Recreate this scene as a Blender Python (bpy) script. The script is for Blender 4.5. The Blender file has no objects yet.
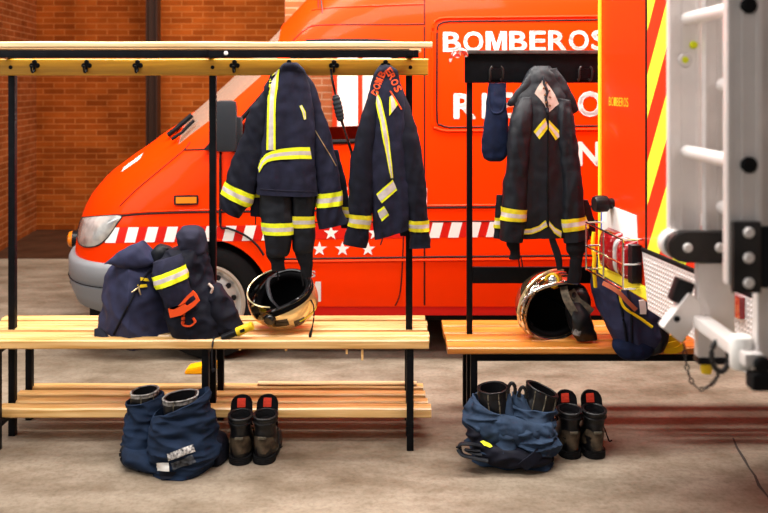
import bpy, bmesh, math, random
from mathutils import Vector, Matrix, noise
from mathutils.bvhtree import BVHTree
PI = math.pi
random.seed(7)
SC = bpy.context.scene
COL = SC.collection
F = 850.0; CX = 384.0; HY = 85.0; H = 1.635

def P(px, py, Y):
    return Vector(((px-CX)/F*Y, Y, H-(py-HY)/F*Y))

# ------------------------------------------------------------------ materials
def mk(name):
    m = bpy.data.materials.new(name); m.use_nodes = True
    nt = m.node_tree
    b = nt.nodes['Principled BSDF']
    return m, nt, b

def nd(nt, t, **kw):
    n = nt.nodes.new(t)
    for k, v in kw.items():
        if k.startswith('i_'): n.inputs[k[2:]].default_value = v
        else: setattr(n, k, v)
    return n

def mat(name, col, rough=.5, metal=0, var=.0, vscale=20, bump=0, bscale=200, coat=0, sheen=0, emit=0, spec=.2, trans=0, stretch=(1,1,1), col2=None, detail=4):
    m, nt, b = mk(name)
    L = nt.links
    b.inputs['Base Color'].default_value = (*col, 1)
    b.inputs['Roughness'].default_value = rough
    b.inputs['Metallic'].default_value = metal
    b.inputs['Coat Weight'].default_value = coat
    b.inputs['Sheen Weight'].default_value = sheen
    b.inputs['Specular IOR Level'].default_value = spec
    b.inputs['Transmission Weight'].default_value = trans
    if emit:
        b.inputs['Emission Color'].default_value = (*col, 1); b.inputs['Emission Strength'].default_value = emit
    tc = nd(nt, 'ShaderNodeTexCoord')
    mp = nd(nt, 'ShaderNodeMapping'); mp.inputs['Scale'].default_value = stretch
    L.new(tc.outputs['Object'], mp.inputs['Vector'])
    if var or col2:
        n = nd(nt, 'ShaderNodeTexNoise'); n.inputs['Scale'].default_value = vscale; n.inputs['Detail'].default_value = detail
        L.new(mp.outputs[0], n.inputs['Vector'])
        r = nd(nt, 'ShaderNodeValToRGB')
        c2 = col2 if col2 else tuple(min(1, c*(1+var)) for c in col)
        c1 = col if col2 else tuple(c*(1-var) for c in col)
        r.color_ramp.elements[0].position = .3; r.color_ramp.elements[1].position = .7
        r.color_ramp.elements[0].color = (*c1, 1); r.color_ramp.elements[1].color = (*c2, 1)
        L.new(n.outputs['Fac'], r.inputs['Fac']); L.new(r.outputs[0], b.inputs['Base Color'])
    if bump:
        n2 = nd(nt, 'ShaderNodeTexNoise'); n2.inputs['Scale'].default_value = bscale; n2.inputs['Detail'].default_value = 3
        L.new(mp.outputs[0], n2.inputs['Vector'])
        bp = nd(nt, 'ShaderNodeBump'); bp.inputs['Strength'].default_value = bump; bp.inputs['Distance'].default_value = .004
        L.new(n2.outputs['Fac'], bp.inputs['Height']); L.new(bp.outputs[0], b.inputs['Normal'])
    return m

def brick_mat(name, c1, c2, mortar, axis='X', course=.0665, length=.24, ang=0):
    m, nt, b = mk(name); L = nt.links
    tc = nd(nt, 'ShaderNodeTexCoord'); sp = nd(nt, 'ShaderNodeSeparateXYZ'); cb = nd(nt, 'ShaderNodeCombineXYZ')
    L.new(tc.outputs['Object'], sp.inputs[0]); L.new(sp.outputs[axis], cb.inputs[0]); L.new(sp.outputs['Z'], cb.inputs[1])
    br = nd(nt, 'ShaderNodeTexBrick')
    br.inputs['Scale'].default_value = 1; br.inputs['Brick Width'].default_value = length; br.inputs['Row Height'].default_value = course
    br.inputs['Mortar Size'].default_value = .007; br.inputs['Mortar Smooth'].default_value = .4; br.inputs['Bias'].default_value = 0
    br.inputs['Color1'].default_value = (*c1, 1); br.inputs['Color2'].default_value = (*c2, 1); br.inputs['Mortar'].default_value = (*mortar, 1)
    L.new(cb.outputs[0], br.inputs['Vector'])
    n = nd(nt, 'ShaderNodeTexNoise'); n.inputs['Scale'].default_value = 3; n.inputs['Detail'].default_value = 6
    L.new(cb.outputs[0], n.inputs['Vector'])
    mx = nd(nt, 'ShaderNodeMixRGB', blend_type='MULTIPLY'); mx.inputs[0].default_value = .55
    rp = nd(nt, 'ShaderNodeValToRGB'); rp.color_ramp.elements[0].position = .3; rp.color_ramp.elements[0].color = (.35, .3, .28, 1); rp.color_ramp.elements[1].position = .65
    L.new(n.outputs['Fac'], rp.inputs[0]); L.new(br.outputs['Color'], mx.inputs[1]); L.new(rp.outputs[0], mx.inputs[2]); L.new(mx.outputs[0], b.inputs['Base Color'])
    bp = nd(nt, 'ShaderNodeBump'); bp.inputs['Strength'].default_value = .5; bp.inputs['Distance'].default_value = .006; bp.invert = True
    L.new(br.outputs['Fac'], bp.inputs['Height']); L.new(bp.outputs[0], b.inputs['Normal'])
    b.inputs['Roughness'].default_value = .85; b.inputs['Specular IOR Level'].default_value = .04
    return m

def floor_mat():
    m, nt, b = mk('concrete'); L = nt.links
    tc = nd(nt, 'ShaderNodeTexCoord')
    def nz(scale, det, st=(1, 1, 1)):
        mp = nd(nt, 'ShaderNodeMapping'); mp.inputs['Scale'].default_value = st; L.new(tc.outputs['Object'], mp.inputs[0])
        n = nd(nt, 'ShaderNodeTexNoise'); n.inputs['Scale'].default_value = scale; n.inputs['Detail'].default_value = det; n.inputs['Roughness'].default_value = .65
        L.new(mp.outputs[0], n.inputs['Vector']); return n
    a = nz(1.1, 8, (.8, 1.3, 1)); c = nz(45, 6); d = nz(4.5, 8, (.8, 1.5, 1))
    r = nd(nt, 'ShaderNodeValToRGB'); e = r.color_ramp.elements
    e[0].position = .3; e[0].color = (.175, .135, .095, 1); e[1].position = .68; e[1].color = (.36, .30, .235, 1)
    L.new(a.outputs['Fac'], r.inputs[0])
    r2 = nd(nt, 'ShaderNodeValToRGB'); e = r2.color_ramp.elements
    e[0].position = .33; e[0].color = (.58, .53, .47, 1); e[1].position = .6; e[1].color = (1, 1, 1, 1)
    L.new(d.outputs['Fac'], r2.inputs[0])
    r3 = nd(nt, 'ShaderNodeValToRGB'); e = r3.color_ramp.elements
    e[0].position = .28; e[0].color = (.72, .70, .66, 1); e[1].position = .55; e[1].color = (1, 1, 1, 1)
    L.new(c.outputs['Fac'], r3.inputs[0])
    m1 = nd(nt, 'ShaderNodeMixRGB', blend_type='MULTIPLY'); m1.inputs[0].default_value = 1
    m2 = nd(nt, 'ShaderNodeMixRGB', blend_type='MULTIPLY'); m2.inputs[0].default_value = 1
    L.new(r.outputs[0], m1.inputs[1]); L.new(r2.outputs[0], m1.inputs[2]); L.new(m1.outputs[0], m2.inputs[1]); L.new(r3.outputs[0], m2.inputs[2])
    L.new(m2.outputs[0], b.inputs['Base Color'])
    rr = nd(nt, 'ShaderNodeMapRange'); rr.inputs[3].default_value = .5; rr.inputs[4].default_value = .75; b.inputs['Specular IOR Level'].default_value = .3
    L.new(d.outputs['Fac'], rr.inputs[0]); L.new(rr.outputs[0], b.inputs['Roughness'])
    bp = nd(nt, 'ShaderNodeBump'); bp.inputs['Strength'].default_value = .15; bp.inputs['Distance'].default_value = .004
    L.new(c.outputs['Fac'], bp.inputs['Height']); L.new(bp.outputs[0], b.inputs['Normal'])
    return m

def wood_mat(name, c1, c2, rough=.4, coat=.2, sx=1.2):
    m, nt, b = mk(name); L = nt.links
    tc = nd(nt, 'ShaderNodeTexCoord'); oi = nd(nt, 'ShaderNodeObjectInfo')
    add = nd(nt, 'ShaderNodeVectorMath', operation='ADD'); L.new(tc.outputs['Object'], add.inputs[0])
    sc = nd(nt, 'ShaderNodeVectorMath', operation='SCALE'); sc.inputs[0].default_value = (13, 7, 5); L.new(oi.outputs['Random'], sc.inputs['Scale']); L.new(sc.outputs[0], add.inputs[1])
    mp = nd(nt, 'ShaderNodeMapping'); mp.inputs['Scale'].default_value = (sx, 26, 26); L.new(add.outputs[0], mp.inputs[0])
    n = nd(nt, 'ShaderNodeTexNoise'); n.inputs['Scale'].default_value = 2; n.inputs['Detail'].default_value = 7; n.inputs['Distortion'].default_value = .5
    L.new(mp.outputs[0], n.inputs['Vector'])
    r = nd(nt, 'ShaderNodeValToRGB'); e = r.color_ramp.elements
    e[0].position = .3; e[0].color = (*c1, 1); e[1].position = .68; e[1].color = (*c2, 1)
    L.new(n.outputs['Fac'], r.inputs[0]); L.new(r.outputs[0], b.inputs['Base Color'])
    b.inputs['Roughness'].default_value = rough; b.inputs['Coat Weight'].default_value = coat; b.inputs['Coat Roughness'].default_value = .25
    bp = nd(nt, 'ShaderNodeBump'); bp.inputs['Strength'].default_value = .2; bp.inputs['Distance'].default_value = .003
    L.new(n.outputs['Fac'], bp.inputs['Height']); L.new(bp.outputs[0], b.inputs['Normal'])
    return m

def stripe_mat(name, ca, cb, k, period, off=0, duty=.5):
    """stripes in the face plane: fract((Z + k*Y)/period)"""
    m, nt, b = mk(name); L = nt.links
    tc = nd(nt, 'ShaderNodeTexCoord'); sp = nd(nt, 'ShaderNodeSeparateXYZ'); L.new(tc.outputs['Object'], sp.inputs[0])
    mu = nd(nt, 'ShaderNodeMath', operation='MULTIPLY_ADD'); L.new(sp.outputs['Y'], mu.inputs[0]); mu.inputs[1].default_value = k; L.new(sp.outputs['Z'], mu.inputs[2])
    ad = nd(nt, 'ShaderNodeMath', operation='ADD'); L.new(mu.outputs[0], ad.inputs[0]); ad.inputs[1].default_value = off
    dv = nd(nt, 'ShaderNodeMath', operation='DIVIDE'); L.new(ad.outputs[0], dv.inputs[0]); dv.inputs[1].default_value = period
    fr = nd(nt, 'ShaderNodeMath', operation='FRACT'); L.new(dv.outputs[0], fr.inputs[0])
    lt = nd(nt, 'ShaderNodeMath', operation='LESS_THAN'); L.new(fr.outputs[0], lt.inputs[0]); lt.inputs[1].default_value = duty
    mx = nd(nt, 'ShaderNodeMixRGB'); L.new(lt.outputs[0], mx.inputs[0]); mx.inputs[1].default_value = (*ca, 1); mx.inputs[2].default_value = (*cb, 1)
    L.new(mx.outputs[0], b.inputs['Base Color']); b.inputs['Roughness'].default_value = .35
    return m

def tread_mat():
    m, nt, b = mk('tread_plate_metal'); L = nt.links
    tc = nd(nt, 'ShaderNodeTexCoord'); sp = nd(nt, 'ShaderNodeSeparateXYZ'); L.new(tc.outputs['Object'], sp.inputs[0])
    def wav(sgn):
        mu = nd(nt, 'ShaderNodeMath', operation='MULTIPLY_ADD'); L.new(sp.outputs['Y'], mu.inputs[0]); mu.inputs[1].default_value = sgn; L.new(sp.outputs['Z'], mu.inputs[2])
        s = nd(nt, 'ShaderNodeMath', operation='MULTIPLY'); L.new(mu.outputs[0], s.inputs[0]); s.inputs[1].default_value = 190
        si = nd(nt, 'ShaderNodeMath', operation='SINE'); L.new(s.outputs[0], si.inputs[0]); return si
    mm = nd(nt, 'ShaderNodeMath', operation='MULTIPLY'); a = wav(1); c = wav(-1); L.new(a.outputs[0], mm.inputs[0]); L.new(c.outputs[0], mm.inputs[1])
    mr = nd(nt, 'ShaderNodeMapRange'); mr.inputs[1].default_value = .15; mr.inputs[2].default_value = .6; L.new(mm.outputs[0], mr.inputs[0])
    bp = nd(nt, 'ShaderNodeBump'); bp.inputs['Strength'].default_value = .9; bp.inputs['Distance'].default_value = .006
    L.new(mr.outputs[0], bp.inputs['Height']); L.new(bp.outputs[0], b.inputs['Normal'])
    b.inputs['Base Color'].default_value = (.9, .88, .88, 1); b.inputs['Metallic'].default_value = .45; b.inputs['Roughness'].default_value = .42
    return m

def glass_mat(name, tint=(1, 1, 1), gloss=.12, rough=.02):
    m = bpy.data.materials.new(name); m.use_nodes = True; nt = m.node_tree; L = nt.links
    for n in list(nt.nodes): nt.nodes.remove(n)
    o = nt.nodes.new('ShaderNodeOutputMaterial'); t = nt.nodes.new('ShaderNodeBsdfTransparent'); t.inputs[0].default_value = (*tint, 1)
    g = nt.nodes.new('ShaderNodeBsdfGlossy'); g.inputs['Roughness'].default_value = rough
    fr = nt.nodes.new('ShaderNodeLayerWeight'); fr.inputs[0].default_value = gloss
    mx = nt.nodes.new('ShaderNodeMixShader'); L.new(fr.outputs['Fresnel'], mx.inputs[0]); L.new(t.outputs[0], mx.inputs[1]); L.new(g.outputs[0], mx.inputs[2]); L.new(mx.outputs[0], o.inputs[0])
    return m

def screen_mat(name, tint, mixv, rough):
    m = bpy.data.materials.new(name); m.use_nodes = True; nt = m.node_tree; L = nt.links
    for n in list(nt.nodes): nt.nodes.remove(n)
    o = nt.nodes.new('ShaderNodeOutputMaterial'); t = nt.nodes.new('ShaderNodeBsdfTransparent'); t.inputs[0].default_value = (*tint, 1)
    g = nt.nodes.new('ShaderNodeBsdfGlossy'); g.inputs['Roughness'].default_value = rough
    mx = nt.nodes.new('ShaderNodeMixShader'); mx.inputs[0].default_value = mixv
    df = nt.nodes.new('ShaderNodeBsdfDiffuse'); df.inputs[0].default_value = (.62, .40, .30, 1)  # tan diffuse share painted in place of a bright reflection on the glass
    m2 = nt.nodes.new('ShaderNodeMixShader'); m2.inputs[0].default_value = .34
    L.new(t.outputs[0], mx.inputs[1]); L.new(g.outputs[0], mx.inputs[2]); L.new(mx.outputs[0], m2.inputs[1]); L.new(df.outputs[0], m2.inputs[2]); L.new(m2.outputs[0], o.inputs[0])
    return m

M = {}
M['floor'] = floor_mat()
M['floor_dark'] = mat('dark_brown_floor', (.055, .024, .013), .55, var=.35, vscale=4)
M['brick_shaded'] = brick_mat('shaded_brick', (.33, .072, .010), (.21, .042, .006), (.40, .125, .030))  # deeper brick copy, the back wall's shade put into the colour
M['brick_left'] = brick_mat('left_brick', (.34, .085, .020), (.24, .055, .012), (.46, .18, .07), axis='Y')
M['brick_lit'] = brick_mat('lit_brick', (.55, .17, .07), (.45, .13, .05), (.62, .36, .24), course=.068)  # paler brick copy, the brighter light on the pier put into the colour
M['column'] = mat('brown_steel', (.035, .017, .012), .4, .3)
M['black_steel'] = mat('black_steel', (.004, .0045, .006), .45, 0, var=.3, vscale=30, spec=.10)
M['wood_pale'] = wood_mat('pale_pine', (.58, .29, .070), (.92, .60, .26), .34, .35)
M['wood_edge'] = wood_mat('pine_shelf', (.66, .42, .19), (.92, .68, .40), .5, .1)
M['wood_rail'] = wood_mat('varnished_rail', (.42, .20, .006), (.60, .32, .014), .5, .05)
M['wood_orange'] = wood_mat('orange_pine', (.50, .15, .014), (.78, .32, .055), .32, .4)
M['van_red'] = mat('van_red', (.93, .038, 0), .4, 0, coat=.09, spec=.06)
M['van_red'].node_tree.nodes['Principled BSDF'].inputs['Coat Roughness'].default_value = .08
M['white'] = mat('white_vinyl', (.85, .83, .80), .4)
M['red_deep'] = mat('red_vinyl', (.62, .012, .006), .35)
M['seam'] = mat('black_line', (.02, .004, .003), .6)
M['rubber'] = mat('black_rubber', (.007, .007, .008), .65, spec=.12, bump=.1, bscale=80)
M['plastic'] = mat('grey_plastic', (.022, .026, .032), .42, bump=.06, bscale=300)
M['plastic_mid'] = mat('bumper_grey', (.24, .25, .27), .5, bump=.08, bscale=250)
M['plastic_black'] = mat('black_plastic', (.008, .008, .010), .35)
M['glass'] = glass_mat('window_glass', (.93, .95, .94), .12)
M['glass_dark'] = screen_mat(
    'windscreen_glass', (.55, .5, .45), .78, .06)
M['lens'] = mat('clear_lens', (.30, .31, .32), .12, .35, coat=1, bump=.5, bscale=22, col2=(.80, .80, .78), vscale=11)
M['chrome'] = mat('chrome', (.85, .84, .82), .12, 1)
M['amber'] = mat('amber_lens', (.75, .20, .01), .2, 0, coat=.6)
M['rim'] = mat('silver_wheel_paint', (.62, .61, .60), .35, .6)
M['rim_tan'] = mat('dusty_rim', (.40, .34, .28), .6, .2)
M['navy'] = mat('navy_cloth', (.011, .012, .030), .85, var=.3, vscale=25, bump=.25, bscale=420, spec=.25)
M['navy_light'] = mat('navy_panel', (.018, .018, .036), .85, var=.25, vscale=18, bump=.25, bscale=420, spec=.25)
M['navy_dark'] = mat('black_navy_cloth', (.004, .005, .013), .75, var=.3, vscale=25, bump=.2, bscale=420, spec=.22)
M['black_cloth'] = mat('black_turnout_cloth', (.0035, .0050, .0095), .55, var=.3, vscale=18, bump=.2, bscale=300, spec=.3)
M['knit'] = mat('black_knit', (.007, .007, .009), .95, bump=.6, bscale=260, stretch=(3, 3, .3))
M['bag_navy'] = mat('navy_bag_cloth', (.024, .027, .065), .75, var=.2, vscale=14, bump=.2, bscale=420, spec=.22)
M['trouser_blue'] = mat('blue_trouser_cloth', (.005, .015, .040), .85, var=.3, vscale=18, bump=.3, bscale=420, spec=.25)
M['trouser_pale'] = mat('faded_blue_cloth', (.022, .042, .082), .85, var=.3, vscale=18, bump=.3, bscale=420, spec=.25)
M['pouch_blue'] = mat('blue_pouch_cloth', (.004, .010, .038), .85, var=.3, vscale=25, bump=.3, bscale=420, spec=.25)
M['hivis'] = mat('yellow_tape', (.80, .86, .02), .55, var=.1, vscale=60)
M['silver'] = mat('silver_tape', (.62, .56, .53), .4, .15, var=.1, vscale=60)
M['hivis_o'] = mat('ochre_tape', (.70, .62, .02), .55, var=.1, vscale=60)
M['orange_red'] = mat('orange_red', (.85, .085, .015), .5)
M['leather'] = mat('black_leather', (.006, .006, .007), .34, spec=.35, var=.4, vscale=30, bump=.2, bscale=160)
M['leather_scuffed'] = mat('scuffed_leather', (.010, .009, .008), .5, col2=(.12, .088, .058), vscale=22, bump=.3, bscale=120)
M['boot_pale'] = mat('worn_boot_rim', (.02, .02, .022), .55, col2=(.42, .40, .38), vscale=45)
M['label_red'] = mat('red_label', (.62, .045, .02), .6, col2=(.45, .03, .015), vscale=120)
M['gold'] = mat('gold_shell', (.90, .76, .44), .18, .7, col2=(.62, .48, .24), vscale=9)
M['gold_dark'] = mat('smoked_gold', (.42, .27, .15), .12, .9)
M['visor'] = glass_mat('amber_visor', (.95, .62, .22), .45, .03)
M['black_gloss'] = mat('black_gloss', (.006, .006, .007), .18, coat=.5)
M['black_matte'] = mat('black_padding', (.005, .005, .006), .8, spec=.06, bump=.3, bscale=120)
M['strap_brown'] = mat('worn_strap', (.05, .045, .035), .7, col2=(.20, .17, .12), vscale=40)
M['yellow'] = mat('yellow_plastic', (.80, .55, .02), .4)
M['yellow_cord'] = mat('yellow_piping', (.85, .60, .01), .5)
M['truck_red'] = mat('truck_red', (.80, .036, .002), .35, coat=.25)
M['truck_yellow'] = mat('fluorescent_yellow', (.95, .80, .04), .4)
M['tail_red'] = mat('red_tail_lens', (.30, .004, .007), .12, coat=1)
M['alu'] = mat('aluminium', (.86, .81, .79), .42, .25, var=.1, vscale=6)
M['alu_dull'] = mat('dull_aluminium', (.74, .69, .67), .5, .2, var=.15, vscale=6)
M['shutter'] = mat('shutter_aluminium', (.62, .56, .52), .45, .5)
M['bracket'] = mat('dark_bracket', (.045, .042, .042), .45, .6, var=.3, vscale=12)
M['tread'] = tread_mat()
M['chevron'] = stripe_mat('chevron_stripes', (.90, .035, .008), (.93, .86, .05), 1.75, .335, 0)
M['chalk'] = mat('window_light', (1, .97, .92), .5, emit=1.0)
M['window_red'] = mat('red_window_frame', (.80, .05, .01), .4)
M['orange_block'] = mat('orange_plastic', (1.0, .42, .0), .5)
M['crack'] = mat('dark_crack', (.06, .05, .045), .9)
M['zip'] = mat('brass_zip', (.55, .40, .22), .35, .8)
M['tan_patch'] = mat('tan_leather_patch', (.46, .36, .31), .7, var=.15, vscale=30)
M['ribbon_white'] = mat('barrier_tape', (.8, .25, .2), .5)

# ------------------------------------------------------------------ scene graph helpers
WL = {}    # world location of each root / part
def thing(name, label, cat, loc=(0, 0, 0), group=None):
    o = bpy.data.objects.new(name, None); o.empty_display_size = .1; COL.objects.link(o)
    o.location = loc; WL[o] = Vector(loc)
    o['label'] = label; o['category'] = cat
    if group: o['group'] = group
    return o

def obj(name, bm, mats, parent=None, label=None, smooth=40):
    me = bpy.data.meshes.new(name)
    bmesh.ops.recalc_face_normals(bm, faces=bm.faces[:])
    if parent is not None:
        bmesh.ops.translate(bm, verts=bm.verts[:], vec=-WL[parent])
    bm.to_mesh(me); bm.free()
    if not isinstance(mats, (list, tuple)): mats = [mats]
    for m in mats: me.materials.append(M[m] if isinstance(m, str) else m)
    if smooth:
        for p in me.polygons: p.use_smooth = True
        me.set_sharp_from_angle(angle=math.radians(smooth))
    o = bpy.data.objects.new(name, me); COL.objects.link(o)
    if parent is not None:
        o.parent = parent; WL[o] = WL[parent]
    else: WL[o] = Vector((0, 0, 0))
    if label: o['label'] = label
    return o

def tag(o, label, cat, group=None):
    o['label'] = label; o['category'] = cat
    if group: o['group'] = group
    return o

def origin_to(o, loc):
    """move a top-level one-mesh thing's origin"""
    loc = Vector(loc); o.data.transform(Matrix.Translation(-loc)); o.location = loc; WL[o] = loc

def struct(name, bm, mats, smooth=40):
    o = obj(name, bm, mats, None, None, smooth); o['kind'] = 'structure'; return o

def copy_tree(o, parent=None):
    c = o.copy(); COL.objects.link(c); c.parent = parent
    WL[c] = WL[o]
    for ch in list(o.children): copy_tree(ch, c)
    return c

# ------------------------------------------------------------------ geometry helpers
def NB(): return bmesh.new()

def face(bm, vs, mi=0):
    try:
        f = bm.faces.new(vs); f.material_index = mi; return f
    except ValueError: return None

def box(bm, x0, x1, y0, y1, z0, z1, bev=0, mi=0):
    return obox(bm, Vector(((x0+x1)/2, (y0+y1)/2, (z0+z1)/2)), Matrix.Identity(3), (abs(x1-x0)/2, abs(y1-y0)/2, abs(z1-z0)/2), bev, mi)

def obox(bm, c, R, hs, bev=0, mi=0):
    t = bmesh.new(); bmesh.ops.create_cube(t, size=2)
    for v in t.verts: v.co = Vector((v.co.x*hs[0], v.co.y*hs[1], v.co.z*hs[2]))
    if bev: bmesh.ops.bevel(t, geom=t.edges[:], offset=min(bev, min(hs)*.9), segments=2, profile=.7, affect='EDGES')
    for v in t.verts: v.co = R @ v.co + Vector(c)
    join(bm, t, mi)

def join(bm, t, mi=None):
    mp = {}
    for v in t.verts: mp[v] = bm.verts.new(v.co)
    for f in t.faces:
        face(bm, [mp[v] for v in f.verts], f.material_index if mi is None else mi)
    t.free()

def axes(d, up=Vector((0, 0, 1))):
    d = Vector(d).normalized()
    if abs(d.dot(up)) > .98: up = Vector((0, 1, 0))
    a = d.cross(up).normalized(); b = a.cross(d).normalized()
    return a, b

def tube(bm, pts, r, n=10, closed=False, mi=0, cap=True, flat=1.0, up=Vector((0, 0, 1))):
    pts = [Vector(p) for p in pts]; N = len(pts)
    rings = []
    for i, p in enumerate(pts):
        if closed: d = pts[(i+1) % N]-pts[i-1]
        else: d = pts[min(i+1, N-1)]-pts[max(i-1, 0)]
        a, b = axes(d, up)
        rr = r[i] if isinstance(r, (list, tuple)) else r
        rings.append([bm.verts.new(p+(a*math.cos(2*PI*k/n)+b*math.sin(2*PI*k/n)*flat)*rr) for k in range(n)])
    m = N if closed else N-1
    for i in range(m):
        A, B = rings[i], rings[(i+1) % N]
        for k in range(n): face(bm, [A[k], A[(k+1) % n], B[(k+1) % n], B[k]], mi)
    if cap and not closed:
        face(bm, rings[0][::-1], mi); face(bm, rings[-1], mi)

def spline(pts, k=6, closed=False):
    pts = [Vector(p) for p in pts]; N = len(pts); out = []
    rng = N if closed else N-1
    for i in range(rng):
        if closed: a, b, c, d = pts[i-1], pts[i], pts[(i+1) % N], pts[(i+2) % N]
        else: a, b, c, d = pts[max(i-1, 0)], pts[i], pts[i+1], pts[min(i+2, N-1)]
        for j in range(k):
            t = j/k
            out.append(.5*((2*b)+(c-a)*t+(2*a-5*b+4*c-d)*t*t+(3*b-a-3*c+d)*t**3))
    if not closed: out.append(pts[-1])
    return out

def lathe(bm, prof, c, ax, n=48, mi=0, seg_mi=None):
    """prof: list of (radius, height along ax)"""
    ax = Vector(ax).normalized(); a, b = axes(ax); c = Vector(c)
    rings = []
    for r, h in prof:
        if r < 1e-5: rings.append([bm.verts.new(c+ax*h)]*n)
        else: rings.append([bm.verts.new(c+ax*h+(a*math.cos(2*PI*k/n)+b*math.sin(2*PI*k/n))*r) for k in range(n)])
    for i in range(len(rings)-1):
        A, B = rings[i], rings[i+1]
        for k in range(n):
            vs = []
            for v in (A[k], A[(k+1) % n], B[(k+1) % n], B[k]):
                if v not in vs: vs.append(v)
            if len(vs) > 2: face(bm, vs, seg_mi[i] if seg_mi else mi)

def prism(bm, poly, d, mi=0):
    """poly: list of 3D points, d: extrusion vector"""
    a = [bm.verts.new(Vector(p)) for p in poly]; b = [bm.verts.new(Vector(p)+Vector(d)) for p in poly]
    face(bm, a, mi); face(bm, b[::-1], mi)
    n = len(poly)
    for i in range(n): face(bm, [a[i], b[i], b[(i+1) % n], a[(i+1) % n]], mi)

def strip(bm, A, B, mi=0):
    a = [bm.verts.new(p) for p in A]; b = [bm.verts.new(p) for p in B]
    for i in range(len(a)-1): face(bm, [a[i], a[i+1], b[i+1], b[i]], mi)

def grid(bm, rows, closeU=False, mi=0, mif=None):
    V = [[bm.verts.new(p) for p in r] for r in rows]
    n = len(rows[0])
    for j in range(len(V)-1):
        for i in range(n if closeU else n-1):
            face(bm, [V[j][i], V[j][(i+1) % n], V[j+1][(i+1) % n], V[j+1][i]], mif(i, j) if mif else mi)
    return V

def crom(a, b, c, d, t):
    return .5*((2*b)+(c-a)*t+(2*a-5*b+4*c-d)*t*t+(3*b-a-3*c+d)*t**3)

class Surf:
    """a soft tube: rows (left px, left py, right px, right py, depth Y, half thickness)"""
    def __init__(s, rows, n=2.2, amp=.008, fx=13, fz=3, amp2=.003, f2=28, seed=0, skew=0.0):
        s.rows = [tuple(map(float, r)) for r in rows]; s.n = n; s.amp = amp; s.fx = fx; s.fz = fz; s.amp2 = amp2; s.f2 = f2
        s.o = Vector((seed*3.7, seed*1.3, seed*2.1)); s.skew = skew
    def row(s, v):
        R = s.rows; m = len(R)-1; x = max(0, min(m, v*m)); i = min(int(x), m-1); t = x-i
        a, b, c, d = R[max(i-1, 0)], R[i], R[i+1], R[min(i+2, m)]
        return [crom(a[k], b[k], c[k], d[k], t) for k in range(6)]
    def pt(s, u, v, off=0):
        lx, ly, rx, ry, Y, th = s.row(v)
        L = P(lx, ly, Y); R = P(rx, ry, Y); C = (L+R)/2; hv = (R-L)/2
        a = 2*PI*u; c = -math.cos(a); sn = math.sin(a); e = 2/s.n
        cc = math.copysign(abs(c)**e, c); ss = math.copysign(abs(sn)**e, sn)
        fr = Vector((0, -1, 0))
        p = C+hv*cc+fr*ss*th
        N = (hv.normalized()*c*th+fr*sn*hv.length)
        N = N.normalized() if N.length > 1e-9 else fr
        q = p+s.o
        qx = q.x+s.skew*q.z
        d = s.amp*noise.noise(Vector((qx*s.fx, q.y*s.fx*.6, q.z*s.fz)))*1.5
        r = 1-abs(noise.noise(Vector((qx*s.fx*1.7+5, q.y*9, q.z*s.fz*1.9)))*2)
        d += s.amp*.7*(r-.5)
        d += s.amp2*noise.noise(q*s.f2)*1.5
        k = min(1, (hv.length/.03))
        return p+N*(d*k+off)
    def v_at(s, py):
        best = min(range(401), key=lambda i: abs((s.row(i/400)[1]+s.row(i/400)[3])/2-py)); return best/400
    def mesh(s, bm, nu=64, nv=60, v0=0, v1=1, u0=0, u1=1, off=0, mi=0, top='close', bottom='recess', mif=None):
        full = (u0 == 0 and u1 == 1)
        rows = [[s.pt(u0+(u1-u0)*i/nu, v0+(v1-v0)*j/nv, off) for i in range(nu if full else nu+1)] for j in range(nv+1)]
        V = grid(bm, rows, full, mi, mif)
        if full:
            for which, ring in ((top, V[0]), (bottom, V[-1])):
                if which is None: continue
                c = sum((v.co for v in ring), Vector())/len(ring)
                if which == 'recess':
                    prev = V[-4] if ring is V[-1] else V[3]
                    c2 = sum((v.co for v in prev), Vector())/len(prev)
                    r2 = [bm.verts.new(c+(v.co-c)*.88) for v in ring]
                    r3 = [bm.verts.new(c2+(v.co-c)*.75) for v in ring]
                    m = len(ring)
                    for A, B in ((ring, r2), (r2, r3)):
                        for k in range(m): face(bm, [A[k], A[(k+1) % m], B[(k+1) % m], B[k]], mi)
                    ring = r3; c = c2
                cv = bm.verts.new(c); m = len(ring)
                for k in range(m): face(bm, [ring[k], ring[(k+1) % m], cv], mi)
        return bm
    def band(s, bm, py0, py1, off=.003, u0=0, u1=1, nu=64, strips=(0, 0, 1, 1, 0, 0), raw=False):
        v0 = py0 if raw else s.v_at(py0); v1 = py1 if raw else s.v_at(py1); m = len(strips)
        s.mesh(bm, nu, m, v0, v1, u0, u1, off, 0, None, None, mif=lambda i, j: strips[j])
        return bm

def bvh_of(objs):
    vs, fs = [], []
    for o in objs:
        b = len(vs); w = WL[o]
        vs += [v.co+w for v in o.data.vertices]
        fs += [[b+i for i in p.vertices] for p in o.data.polygons]
    return BVHTree.FromPolygons(vs, fs)

EYE = Vector((0, 0, H))
def hit(bvh, px, py):
    d = (P(px, py, 1)-EYE).normalized()
    h = bvh.ray_cast(EYE, d)
    return (h[0], h[1], d)

def on(bvh, px, py, off=.003, Yd=None):
    p, n, d = hit(bvh, px, py)
    if p is None:
        return P(px, py, Yd) if Yd else None
    if n.dot(d) > 0: n = -n
    return p+n*off*.6-d*off*.4

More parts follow.
